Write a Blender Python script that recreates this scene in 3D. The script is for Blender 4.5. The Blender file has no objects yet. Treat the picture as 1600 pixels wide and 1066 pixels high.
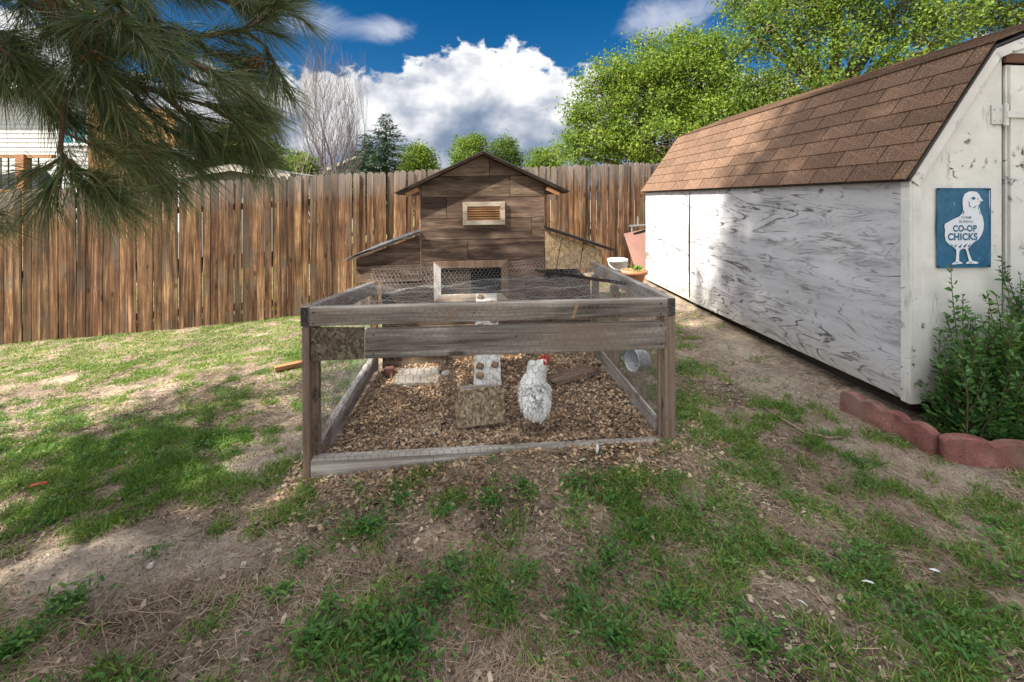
import bpy, bmesh, math, random
import numpy as np
from mathutils import Vector, Matrix

random.seed(7)
rng = np.random.default_rng(7)
scene = bpy.context.scene
C = scene.collection
PI = math.pi
F = 711.1            # focal length in photograph pixels (16 mm on 36 mm)
CZ = 1.25            # camera height

# ------------------------------------------------------------------ camera
cam_data = bpy.data.cameras.new('camera')
cam_data.lens = 16.0
cam_data.sensor_width = 36.0
cam_data.shift_y = -221.0 / 1600.0
cam_data.clip_start = 0.05
cam_data.clip_end = 2000.0
cam = bpy.data.objects.new('camera', cam_data)
C.objects.link(cam)
cam.location = (0, 0, CZ)
cam.rotation_euler = (PI / 2, 0, 0)
scene.camera = cam

# ------------------------------------------------------------------ light
SUN_DIR = Vector((-0.62, -0.35, 0.70)).normalized()
sun_el = math.asin(SUN_DIR.z)
sun_az = math.atan2(SUN_DIR.x, SUN_DIR.y)
sd = bpy.data.lights.new('sun', 'SUN')
sd.energy = 3.0
sd.angle = math.radians(0.8)
sd.color = (1.0, 0.93, 0.82)
sun = bpy.data.objects.new('sun', sd)
C.objects.link(sun)
sun.rotation_euler = SUN_DIR.to_track_quat('Z', 'Y').to_euler()

vs = scene.view_settings
vs.view_transform = 'Standard'
vs.look = 'None'
vs.exposure = 2.32
vs.gamma = 1.0
vs.use_curve_mapping = False
scene.cycles.max_bounces = 5
scene.cycles.diffuse_bounces = 3
scene.cycles.glossy_bounces = 2
scene.cycles.use_adaptive_sampling = False
scene.cycles.use_denoising = True
scene.cycles.sample_clamp_indirect = 3.0
scene.cycles.transparent_max_bounces = 8


# ------------------------------------------------------------------ node helper
class NG:
    def __init__(self, tree):
        self.t = tree
        self.n = tree.nodes
        self.l = tree.links

    def add(self, typ, **kw):
        nd = self.n.new(typ)
        for k, v in kw.items():
            setattr(nd, k, v)
        return nd

    def put(self, sock, v):
        if v is None:
            return
        if isinstance(v, bpy.types.NodeSocket):
            self.l.new(v, sock)
        else:
            sock.default_value = v

    def math(self, op, a, b=None, c=None, clamp=False):
        nd = self.add('ShaderNodeMath', operation=op, use_clamp=clamp)
        self.put(nd.inputs[0], a)
        self.put(nd.inputs[1], b)
        self.put(nd.inputs[2], c)
        return nd.outputs[0]

    def vmath(self, op, a, b=None):
        nd = self.add('ShaderNodeVectorMath', operation=op)
        self.put(nd.inputs[0], a)
        if b is not None:
            self.put(nd.inputs[1], b)
        return nd.outputs[0]

    def mapr(self, v, a, b, c=0.0, d=1.0, smooth=False):
        nd = self.add('ShaderNodeMapRange')
        if smooth:
            nd.interpolation_type = 'SMOOTHSTEP'
        self.put(nd.inputs[0], v)
        for i, x in enumerate((a, b, c, d)):
            self.put(nd.inputs[i + 1], x)
        return nd.outputs[0]

    def noise(self, vec, scale, detail=4.0, rough=0.55, dist=0.0):
        nd = self.add('ShaderNodeTexNoise')
        if vec is not None:
            self.l.new(vec, nd.inputs['Vector'])
        self.put(nd.inputs['Scale'], scale)
        nd.inputs['Detail'].default_value = detail
        nd.inputs['Roughness'].default_value = rough
        nd.inputs['Distortion'].default_value = dist
        return nd.outputs['Fac']

    def ramp(self, v, stops, interp='LINEAR'):
        nd = self.add('ShaderNodeValToRGB')
        nd.color_ramp.interpolation = interp
        e = nd.color_ramp.elements
        while len(e) < len(stops):
            e.new(0.5)
        for el, (p, c) in zip(e, stops):
            el.position = p
            el.color = (c[0], c[1], c[2], 1.0) if not isinstance(c, float) else (c, c, c, 1.0)
        self.put(nd.inputs[0], v)
        return nd.outputs['Color']

    def mix(self, f, a, b, blend='MIX'):
        nd = self.add('ShaderNodeMix', data_type='RGBA', blend_type=blend)
        self.put(nd.inputs[0], f)
        for s, v in ((nd.inputs[6], a), (nd.inputs[7], b)):
            if isinstance(v, tuple) and len(v) == 3:
                v = (*v, 1.0)
            self.put(s, v)
        return nd.outputs[2]

    def bump(self, h, strength, dist=0.01, normal=None):
        nd = self.add('ShaderNodeBump')
        nd.inputs['Strength'].default_value = strength
        nd.inputs['Distance'].default_value = dist
        self.l.new(h, nd.inputs['Height'])
        if normal is not None:
            self.l.new(normal, nd.inputs['Normal'])
        return nd.outputs[0]


def new_mat(name):
    m = bpy.data.materials.new(name)
    m.use_nodes = True
    g = NG(m.node_tree)
    b = m.node_tree.nodes['Principled BSDF']
    b.inputs['Specular IOR Level'].default_value = 0.25
    return m, g, b


# ------------------------------------------------------------------ sky
world = bpy.data.worlds.new('World')
scene.world = world
world.use_nodes = True
g = NG(world.node_tree)
bgn = world.node_tree.nodes['Background']
sky = g.add('ShaderNodeTexSky')
sky.sky_type = 'NISHITA'
sky.sun_disc = False
sky.sun_elevation = sun_el
sky.sun_rotation = sun_az
sky.altitude = 1600.0
sky.air_density = 1.0
sky.dust_density = 0.3
sky.ozone_density = 2.0
hs = g.add('ShaderNodeHueSaturation')
hs.inputs['Saturation'].default_value = 1.45
hs.inputs['Value'].default_value = 0.135
g.l.new(sky.outputs[0], hs.inputs['Color'])
tc = g.add('ShaderNodeTexCoord')
sep = g.add('ShaderNodeSeparateXYZ')
dirv = g.vmath('NORMALIZE', tc.outputs['Generated'])
g.l.new(dirv, sep.inputs[0])
dx, dy, dz = sep.outputs
az = g.math('ARCTAN2', dx, dy)                       # 0 = +Y, right positive
el = g.math('ARCSINE', dz)
azn = g.math('MULTIPLY_ADD', az, 1 / (2 * PI), 0.5)


def azp(px):
    return math.atan2(px - 800, F) / (2 * PI) + 0.5


def elev(px, py):
    return math.atan2(312 - py, math.hypot(px - 800, F))


# height of the cumulus bank's top round the horizon, in units of 0.5 rad
tops = [(0.0, 0.46), (0.08, 0.62), (0.16, 0.40), (0.24, 0.55), (0.32, 0.42), (0.38, 0.6),
        (azp(-60), 0.40)]
for px, py in ((230, 120), (400, 112), (480, 112), (560, 112), (620, 104), (680, 98), (705, 74), (745, 66), (800, 70),
               (850, 92), (880, 106), (960, 120)):
    tops.append((azp(px), elev(px, py) / 0.5))
tops += [(0.60, 0.40), (0.66, 0.56), (0.74, 0.42), (0.82, 0.6), (0.90, 0.42), (1.0, 0.46)]
top = g.math('MULTIPLY', g.ramp(azn, [(p, float(v)) for p, v in tops]), 0.5)
# coordinates on the sphere (azimuth, elevation)
cmb = g.add('ShaderNodeCombineXYZ')
g.l.new(az, cmb.inputs[0])
g.l.new(g.math('MULTIPLY', el, 1.35), cmb.inputs[1])
P = cmb.outputs[0]


def cl_noise(vec):
    a = g.noise(vec, 7.0, 7.0, 0.55, 0.2)
    p = g.noise(vec, 15.0, 4.0, 0.5, 0.0)
    puff = g.math('ABSOLUTE', g.math('SUBTRACT', p, 0.5))
    return g.math('ADD', g.math('SUBTRACT', a, 0.5), g.math('MULTIPLY_ADD', puff, -1.1, 0.10))


n0 = cl_noise(P)
d0 = g.math('ADD', g.math('MULTIPLY', g.math('SUBTRACT', top, el), 6.0), g.math('MULTIPLY', n0, 1.25))
alpha = g.mapr(d0, 0.0, 0.16, 0, 1, True)
# small detached wisps higher up
wn = g.noise(P, 5.0, 9.0, 0.62, 0.5)


def spot(px, py, rx, ry, amp):
    a0 = math.atan2(px - 800, F)
    e0 = elev(px, py)
    u = g.math('DIVIDE', g.math('SUBTRACT', az, a0), rx)
    v = g.math('DIVIDE', g.math('SUBTRACT', el, e0), ry)
    r2 = g.math('ADD', g.math('MULTIPLY', u, u), g.math('MULTIPLY', v, v))
    return g.math('MULTIPLY', g.math('EXPONENT', g.math('MULTIPLY', r2, -1.0)), amp)


wm = g.math('ADD', g.math('ADD', spot(612, 50, 0.075, 0.034, 0.50), spot(1060, 25, 0.17, 0.060, 0.56)),
            g.math('ADD', spot(490, 35, 0.11, 0.06, 0.52), spot(905, 75, 0.05, 0.02, 0.20)))
walpha = g.mapr(g.math('ADD', g.math('SUBTRACT', wn, 0.80), wm), 0.0, 0.34, 0, 0.80, True)
# broken cloud added out of view, overhead and around, to lift and whiten the shade
fill_cloud = g.mapr(g.noise(dirv, 2.4, 6.0, 0.55, 0.2), 0.40, 0.58, 0, 0.95, True)
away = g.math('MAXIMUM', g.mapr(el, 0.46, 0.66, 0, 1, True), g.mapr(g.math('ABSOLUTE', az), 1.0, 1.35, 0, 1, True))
fill_alpha = g.math('MULTIPLY', fill_cloud, away)
# shading of the bank: sunlit tops, blue-grey base
s0 = g.noise(P, 8.5, 5.0, 0.52, 0.15)
s1 = g.noise(g.vmath('ADD', P, (-0.030, 0.045, 0.0)), 8.5, 5.0, 0.52, 0.15)
emb = g.math('MULTIPLY', g.math('SUBTRACT', s0, s1), 1.25)
rel = g.math('DIVIDE', el, top)
base_sh = g.mapr(rel, 0.10, 0.95, 0.0, 1.0, True)
soft = g.noise(P, 4.2, 4.0, 0.5, 0.2)
lum = g.math('ADD', g.math('ADD', g.math('MULTIPLY', base_sh, 0.74), emb), g.math('MULTIPLY_ADD', soft, 1.7, -0.72))
ccol = g.ramp(lum, [(0.0, (0.22, 0.31, 0.48)), (0.30, (0.38, 0.48, 0.66)), (0.58, (0.80, 0.85, 0.96)), (0.78, (1.28, 1.30, 1.34)), (1.0, (1.55, 1.55, 1.53))])
# added cloud made brighter than the bank, more so sunward, to fill the shade
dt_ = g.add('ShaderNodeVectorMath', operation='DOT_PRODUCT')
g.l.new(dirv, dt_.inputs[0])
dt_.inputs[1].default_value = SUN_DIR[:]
fill_gain = g.math('MULTIPLY_ADD', g.math('POWER', g.math('MAXIMUM', dt_.outputs['Value'], 0.0), 1.5), 1.9, 1.0)
skyc = g.mix(walpha, hs.outputs[0], (0.92, 0.98, 1.15))
skyc = g.mix(alpha, skyc, ccol)
fill_col = g.mix(1.0, (2.15, 2.15, 2.15, 1.0), fill_gain, 'MULTIPLY')
skyc = g.mix(fill_alpha, skyc, fill_col)
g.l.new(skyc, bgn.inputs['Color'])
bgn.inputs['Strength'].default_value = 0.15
world.cycles.sampling_method = 'MANUAL'
world.cycles.sample_map_resolution = 256


# ------------------------------------------------------------------ mesh helpers
def P3(px, py, D):
    return Vector(((px - 800) / F * D, D, CZ - (py - 312) / F * D))


def _hash(ix, iy, s):
    h = (ix * 374761393 + iy * 668265263 + s * 1442695041) & 0xFFFFFFFF
    h = ((h ^ (h >> 13)) * 1274126177) & 0xFFFFFFFF
    return ((h ^ (h >> 16)) & 0xFFFF) / 65535.0


def vnoise(x, y, s=0):
    x = np.asarray(x, float)
    y = np.asarray(y, float)
    ix = np.floor(x).astype(np.int64)
    iy = np.floor(y).astype(np.int64)
    fx = x - ix
    fy = y - iy
    fx = fx * fx * (3 - 2 * fx)
    fy = fy * fy * (3 - 2 * fy)
    a = _hash(ix, iy, s)
    b = _hash(ix + 1, iy, s)
    c = _hash(ix, iy + 1, s)
    d = _hash(ix + 1, iy + 1, s)
    return a + (b - a) * fx + (c - a) * fy + (a - b - c + d) * fx * fy


def fbm(x, y, s=0, o=4):
    t = 0
    a = 0.5
    for i in range(o):
        t = t + a * vnoise(np.asarray(x) * 2 ** i, np.asarray(y) * 2 ** i, s + i)
        a *= 0.5
    return t / (1 - 0.5 ** o)


def sstep(a, b, x):
    t = np.clip((np.asarray(x, float) - a) / (b - a), 0, 1)
    return t * t * (3 - 2 * t)


def ground_h(X, Y):
    X = np.asarray(X, float)
    Y = np.asarray(Y, float)
    Xc = np.clip(X, -9, 5)
    Yc = np.clip(Y, -3, 8)
    a = np.where(Xc < 0, 0.062 * Xc, 0.02 * Xc)
    s = sstep(-1.2, 1.7, Xc)
    b = -0.032 * (1 - s) + 0.032 * s
    h = a + b * (Yc - 2.2)
    h = h + (fbm(X * 0.9, Y * 0.9, 3) - 0.5) * 0.05
    # soil heaped against the front rail of the run
    xl = (X + 0.972) * 0.9967 + (Y - 2.10) * 0.0813
    yl = -(X + 0.972) * 0.0813 + (Y - 2.10) * 0.9967
    h = h + (0.024 + 0.030 * sstep(0.0, 1.1, xl)) * np.exp(-((yl + 0.03) / 0.13) ** 2) * sstep(-0.15, 0.15, xl) * sstep(2.2, 1.7, xl)
    near = (np.abs(X) < 9) & (np.abs(Y) < 9)
    h = h + np.where(near, (fbm(X * 5, Y * 5, 9, 3) - 0.5) * 0.030, 0)
    return h


def G(px, py):
    D = 2.0
    z = 0.0
    for _ in range(12):
        D = (CZ - z) * F / max(py - 312, 1)
        z = float(ground_h((px - 800) / F * D, D))
    return Vector(((px - 800) / F * D, D, z))


def mesh_np(name, V, quads=None, tris=None, smooth=False):
    me = bpy.data.meshes.new(name)
    V = np.asarray(V, np.float32)
    me.vertices.add(len(V))
    me.vertices.foreach_set('co', V.ravel())
    q = np.asarray(quads, np.int32).reshape(-1, 4) if quads is not None else np.zeros((0, 4), np.int32)
    t = np.asarray(tris, np.int32).reshape(-1, 3) if tris is not None else np.zeros((0, 3), np.int32)
    me.loops.add(q.size + t.size)
    me.loops.foreach_set('vertex_index', np.concatenate([q.ravel(), t.ravel()]))
    me.polygons.add(len(q) + len(t))
    starts = np.concatenate([np.arange(len(q)) * 4, q.size + np.arange(len(t)) * 3]).astype(np.int32)
    me.polygons.foreach_set('loop_start', starts)
    me.update(calc_edges=True)
    if smooth:
        me.polygons.foreach_set('use_smooth', np.ones(len(q) + len(t), bool))
    me.validate()
    return me


def link(name, me, mat=None, parent=None):
    o = bpy.data.objects.new(name, me)
    C.objects.link(o)
    if mat is not None and me is not None and not me.materials:
        for m in (mat if isinstance(mat, (list, tuple)) else [mat]):
            me.materials.append(m)
    if parent is not None:
        o.parent = parent
    return o


def tag(o, label=None, cat=None, group=None, kind=None):
    if label:
        o['label'] = label
    if cat:
        o['category'] = cat
    if group:
        o['group'] = group
    if kind:
        o['kind'] = kind
    return o


def thing(name, label, cat, loc=(0, 0, 0), rz=0.0, group=None):
    o = bpy.data.objects.new(name, None)
    o.empty_display_size = 0.1
    C.objects.link(o)
    o.location = loc
    o.rotation_euler = (0, 0, rz)
    return tag(o, label, cat, group)


class MB:
    def __init__(self):
        self.v = []
        self.f = []
        self.mi = []
        self.cur = 0

    def addf(self, vs_, fs):
        k = len(self.v)
        self.v += [tuple(x) for x in vs_]
        for f in fs:
            self.f.append([i + k for i in f])
            self.mi.append(self.cur)

    def hexa(self, p):     # 8 points: bottom 0-3 ccw, top 4-7
        self.addf(p, [(3, 2, 1, 0), (4, 5, 6, 7), (0, 1, 5, 4), (1, 2, 6, 5), (2, 3, 7, 6), (3, 0, 4, 7)])
        return self

    def box(self, x0, x1, y0, y1, z0, z1):
        return self.hexa([(x0, y0, z0), (x1, y0, z0), (x1, y1, z0), (x0, y1, z0),
                          (x0, y0, z1), (x1, y0, z1), (x1, y1, z1), (x0, y1, z1)])

    def bar(self, p0, p1, w, h, up=(0, 0, 1)):
        p0 = Vector(p0)
        p1 = Vector(p1)
        d = (p1 - p0).normalized()
        s = d.cross(Vector(up))
        if s.length < 1e-4:
            s = d.cross(Vector((1, 0, 0)))
        s.normalize()
        u = s.cross(d).normalized()
        s = s * w / 2
        u = u * h / 2
        return self.hexa([p0 - s - u, p0 + s - u, p1 + s - u, p1 - s - u, p0 - s + u, p0 + s + u, p1 + s + u, p1 - s + u])

    def prism(self, poly, y0, y1):      # poly in (x,z), ccw seen from -y
        n = len(poly)
        vs_ = [(x, y0, z) for x, z in poly] + [(x, y1, z) for x, z in poly]
        fs = [tuple(range(n)), tuple(range(2 * n - 1, n - 1, -1))]
        fs += [(i, i + n, (i + 1) % n + n, (i + 1) % n) for i in range(n)]
        self.addf(vs_, fs)
        return self

    def tube(self, pts, rad, n=6, cap=True):
        pts = [Vector(p) for p in pts]
        if not isinstance(rad, (list, tuple)):
            rad = [rad] * len(pts)
        rings = []
        u = None
        for i, p in enumerate(pts):
            d = (pts[min(i + 1, len(pts) - 1)] - pts[max(i - 1, 0)])
            d = d.normalized() if d.length > 1e-9 else Vector((0, 0, 1))
            if u is None:
                u = d.orthogonal().normalized()
            else:
                u = (u - d * u.dot(d))
                u = u.normalized() if u.length > 1e-6 else d.orthogonal().normalized()
            w = d.cross(u)
            rings.append([p + (u * math.cos(2 * PI * k / n) + w * math.sin(2 * PI * k / n)) * rad[i] for k in range(n)])
        fs = []
        for i in range(len(pts) - 1):
            for k in range(n):
                fs.append((i * n + k, i * n + (k + 1) % n, (i + 1) * n + (k + 1) % n, (i + 1) * n + k))
        if cap:
            fs.append(tuple(range(n - 1, -1, -1)))
            fs.append(tuple((len(pts) - 1) * n + k for k in range(n)))
        self.addf([p for r in rings for p in r], fs)
        return self

    def lathe(self, prof, n=24, M=None):    # profile (r,z)
        vs_ = []
        fs = []
        for r, z in prof:
            for k in range(n):
                a = 2 * PI * k / n
                vs_.append(Vector((r * math.cos(a), r * math.sin(a), z)))
        for i in range(len(prof) - 1):
            for k in range(n):
                fs.append((i * n + k, i * n + (k + 1) % n, (i + 1) * n + (k + 1) % n, (i + 1) * n + k))
        if M is not None:
            vs_ = [M @ v for v in vs_]
        self.addf(vs_, fs)
        return self

    def build(self, name, mat, parent=None, bevel=0.0, smooth=False, seg=1):
        me = bpy.data.meshes.new(name)
        me.from_pydata(self.v, [], self.f)
        if any(self.mi):
            me.polygons.foreach_set('material_index', self.mi)
        if smooth:
            me.polygons.foreach_set('use_smooth', [True] * len(me.polygons))
        me.update()
        o = link(name, me, mat, parent)
        if bevel > 0:
            md = o.modifiers.new('bevel', 'BEVEL')
            md.width = bevel
            md.segments = seg
            md.limit_method = 'ANGLE'
        return o


def unit(v):
    return v / np.maximum(np.linalg.norm(v, axis=1, keepdims=True), 1e-9)


def blades(B, D, L, W, bend, S=None):
    """bent tapered strips: B base, D direction, L length, W width, bend offset of tip -> V, quads, tris"""
    n = len(B)
    L = np.asarray(L).reshape(-1, 1)
    W = np.asarray(W).reshape(-1, 1)
    if S is None:
        S = unit(np.cross(D, rng.normal(size=(n, 3))))
    V = np.empty((n, 5, 3))
    mid = B + D * L * 0.52 + bend * 0.27
    V[:, 0] = B - S * W * 0.5
    V[:, 1] = B + S * W * 0.5
    V[:, 2] = mid - S * W * 0.42
    V[:, 3] = mid + S * W * 0.42
    V[:, 4] = B + D * L + bend
    i = np.arange(n)[:, None] * 5
    return V.reshape(-1, 3), i + np.array([[0, 1, 3, 2]]), i + np.array([[2, 3, 4]])


def leaves(B, D, N_, L, W, fold=0.25):
    """folded rhombic leaves: base B, along D, rough normal N_"""
    n = len(B)
    L = np.asarray(L).reshape(-1, 1)
    W = np.asarray(W).reshape(-1, 1)
    S = unit(np.cross(D, N_))
    Nn = np.cross(S, D)
    V = np.empty((n, 4, 3))
    V[:, 0] = B
    V[:, 1] = B + D * L * 0.45 + S * W * 0.5 + Nn * W * fold
    V[:, 2] = B + D * L
    V[:, 3] = B + D * L * 0.45 - S * W * 0.5 + Nn * W * fold
    i = np.arange(n)[:, None] * 4
    return V.reshape(-1, 3), np.concatenate([i + np.array([[0, 1, 2]]), i + np.array([[0, 2, 3]])])


def leaves6(B, D, N_, L, W, fold=0.2, curl=0.12):
    """oval leaves of four triangles, creased along the midrib and curled"""
    n = len(B)
    L = np.asarray(L).reshape(-1, 1)
    W = np.asarray(W).reshape(-1, 1)
    S = unit(np.cross(D, N_))
    Nn = np.cross(S, D)
    V = np.empty((n, 6, 3))
    V[:, 0] = B
    V[:, 1] = B + D * L * 0.28 + S * W * 0.42 + Nn * W * fold
    V[:, 2] = B + D * L * 0.66 + S * W * 0.40 + Nn * (W * fold - L * curl * 0.4)
    V[:, 3] = B + D * L - Nn * L * curl
    V[:, 4] = B + D * L * 0.66 - S * W * 0.40 + Nn * (W * fold - L * curl * 0.4)
    V[:, 5] = B + D * L * 0.28 - S * W * 0.42 + Nn * W * fold
    i = np.arange(n)[:, None] * 6
    return V.reshape(-1, 3), np.concatenate([i + np.array([[a, b, c]]) for a, b, c in ((0, 1, 2), (0, 2, 3), (0, 3, 4), (0, 4, 5))])


class NP:
    """accumulates numpy pieces into one mesh"""
    def __init__(self):
        self.V = []
        self.Q = []
        self.T = []
        self.k = 0

    def add(self, V, Q=None, T=None):
        if Q is not None:
            self.Q.append(Q + self.k)
        if T is not None:
            self.T.append(T + self.k)
        self.V.append(V)
        self.k += len(V)

    def build(self, name, mat, parent=None, origin=None):
        V = np.concatenate(self.V)
        if origin is not None:
            V = V - np.asarray(origin)
        me = mesh_np(name, V, np.concatenate(self.Q) if self.Q else None, np.concatenate(self.T) if self.T else None)
        return link(name, me, mat, parent)


# ------------------------------------------------------------------ materials
def wood(name, cols, axis='x', grain=14.0, stretch=0.05, hue=0.0, val=0.25, knots=True, rough=0.85, bump=0.35, stain=None, sat=1.0, top=None):
    """weathered timber: grain along axis, each object shifted and shaded by its own random number"""
    m, g, b = new_mat(name)
    tc = g.add('ShaderNodeTexCoord')
    oi = g.add('ShaderNodeObjectInfo')
    off = g.vmath('SCALE', (13.1, 7.7, 9.3))
    g.l.new(g.math('MULTIPLY', oi.outputs['Random'], 9.0), off.node.inputs['Scale'])
    v = g.vmath('ADD', tc.outputs['Object'], off)
    sc = [1.0, 1.0, 1.0]
    sc['xyz'.index(axis)] = stretch
    vg = g.vmath('MULTIPLY', v, tuple(sc))
    n1 = g.noise(vg, grain, 6.0, 0.6, 0.9)
    n2 = g.noise(vg, grain * 6.0, 3.0, 0.6, 0.2)
    n3 = g.noise(v, 3.0, 4.0, 0.55, 0.4)
    f = g.math('ADD', g.math('MULTIPLY', n1, 0.62), g.math('MULTIPLY', n2, 0.22))
    f = g.math('ADD', f, g.math('MULTIPLY', n3, 0.20))
    k = len(cols)
    col = g.ramp(f, [(0.36 + 0.30 * i / (k - 1), c) for i, c in enumerate(cols)])
    if knots:
        vo = g.add('ShaderNodeTexVoronoi')
        vo.inputs['Scale'].default_value = 5.5
        sk = [1.0, 1.0, 1.0]
        sk['xyz'.index(axis)] = 0.45
        g.l.new(g.vmath('MULTIPLY', v, tuple(sk)), vo.inputs['Vector'])
        kn = g.mapr(g.math('ADD', vo.outputs['Distance'], g.math('MULTIPLY', n2, 0.06)), 0.09, 0.17, 1.0, 0.0, True)
        col = g.mix(g.math('MULTIPLY', kn, 0.7), col, tuple(x * 0.35 for x in cols[0]))
    if stain is not None:
        st = g.mapr(g.noise(v, 1.7, 5.0, 0.6, 0.5), 0.50, 0.68, 0.0, 0.85, True)
        col = g.mix(st, col, stain)
    if top is not None:       # silvered by rain from the exposed end downwards
        sp_ = g.add('ShaderNodeSeparateXYZ')
        g.l.new(tc.outputs['Object'], sp_.inputs[0])
        hz_ = g.math('ADD', sp_.outputs[2], g.math('MULTIPLY_ADD', n1, 0.5, -0.25))
        col = g.mix(g.mapr(hz_, top[0], top[1], 0.0, 0.8), col, g.mix(1.0, (*top[2], 1.0), g.math('MULTIPLY_ADD', n2, 1.6, 0.2), 'MULTIPLY'))
    hsn = g.add('ShaderNodeHueSaturation')
    g.put(hsn.inputs['Hue'], g.math('MULTIPLY_ADD', oi.outputs['Random'], hue, 0.5 - hue / 2))
    r2 = g.math('FRACT', g.math('MULTIPLY', oi.outputs['Random'], 17.31))
    g.put(hsn.inputs['Value'], g.math('MULTIPLY_ADD', r2, val * 2, 1.0 - val))
    hsn.inputs['Saturation'].default_value = sat
    g.l.new(col, hsn.inputs['Color'])
    g.l.new(hsn.outputs[0], b.inputs['Base Color'])
    b.inputs['Roughness'].default_value = rough
    h = g.math('ADD', g.math('MULTIPLY', n1, 0.6), g.math('MULTIPLY', n2, 0.5))
    g.l.new(g.bump(h, bump, 0.006), b.inputs['Normal'])
    return m


def plain(name, col, rough=0.7, var=0.25, scale=8.0, bump=0.15, metallic=0.0, spec=0.25, dirt=None):
    m, g, b = new_mat(name)
    tc = g.add('ShaderNodeTexCoord')
    n = g.noise(tc.outputs['Object'], scale, 6.0, 0.6, 0.3)
    n2 = g.noise(tc.outputs['Object'], scale * 9, 3.0, 0.6)
    k = g.math('MULTIPLY_ADD', n, var * 2, 1 - var)
    c = g.mix(1.0, (*col, 1.0), k, 'MULTIPLY')
    if dirt is not None:
        c = g.mix(g.mapr(n, 0.48, 0.66, 0, 0.8, True), c, dirt)
    g.l.new(c, b.inputs['Base Color'])
    b.inputs['Roughness'].default_value = rough
    b.inputs['Metallic'].default_value = metallic
    b.inputs['Specular IOR Level'].default_value = spec
    g.l.new(g.bump(g.math('ADD', n, n2), bump, 0.004), b.inputs['Normal'])
    return m


def leafmat(name, cols, rough=0.55, trans=0.35, spec=0.3, low=None):
    """leaves and blades: colour differs from leaf to leaf, some light passes through"""
    m, g, b = new_mat(name)
    geo = g.add('ShaderNodeNewGeometry')
    tc = g.add('ShaderNodeTexCoord')
    nz = g.noise(tc.outputs['Object'], 1.6, 3.0, 0.5)
    f = g.math('ADD', g.math('MULTIPLY', geo.outputs['Random Per Island'], 0.6), g.math('MULTIPLY_ADD', nz, 0.9, -0.25))
    k = len(cols)
    col = g.ramp(f, [(0.05 + 0.9 * i / (k - 1), c) for i, c in enumerate(cols)])
    g.l.new(col, b.inputs['Base Color'])
    b.inputs['Roughness'].default_value = rough
    b.inputs['Specular IOR Level'].default_value = spec
    if trans > 0:
        tr = g.add('ShaderNodeBsdfTranslucent')
        g.l.new(g.mix(1.0, col, (1.0, 1.0, 0.62), 'MULTIPLY'), tr.inputs['Color'])
        ms = g.add('ShaderNodeMixShader')
        ms.inputs[0].default_value = trans
        out = m.node_tree.nodes['Material Output']
        g.l.new(b.outputs[0], ms.inputs[1])
        g.l.new(tr.outputs[0], ms.inputs[2])
        g.l.new(ms.outputs[0], out.inputs['Surface'])
    return m

# ------------------------------------------------------------------ frames of the big things
RUN_RZ = math.atan2(0.0816, 1.0)
RUN_O = Vector((-0.972, 2.10, 0.0))
RUN_W, RUN_L = 1.79, 1.44
COOP_O = Vector((-0.215, 3.62, 0.0))
SHED_RZ = math.atan2(0.0914, 1.0)
SHED_O = Vector((2.12, 2.44, 0.0))


def to_local(X, Y, o, rz):
    c, s = math.cos(rz), math.sin(rz)
    dx_, dy_ = np.asarray(X) - o[0], np.asarray(Y) - o[1]
    return dx_ * c + dy_ * s, -dx_ * s + dy_ * c


def in_run(X, Y, m=0.0):
    x, y = to_local(X, Y, RUN_O, RUN_RZ)
    return (x > -m) & (x < RUN_W + m) & (y > -m) & (y < RUN_L + 1.2 + m)


def in_shed(X, Y, m=0.0):
    x, y = to_local(X, Y, SHED_O, SHED_RZ)
    return (x > -m) & (y > -m) & (y < 3.7 + m) & (x < 2.5)


# where the lawn is worn and where it grows, as patches on the ground (photograph pixel -> ground point)
def patch(X, Y, px, py, rx, ry):
    c = G(px, py)
    return np.exp(-(((X - c.x) / rx) ** 2 + ((Y - c.y) / ry) ** 2))


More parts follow.
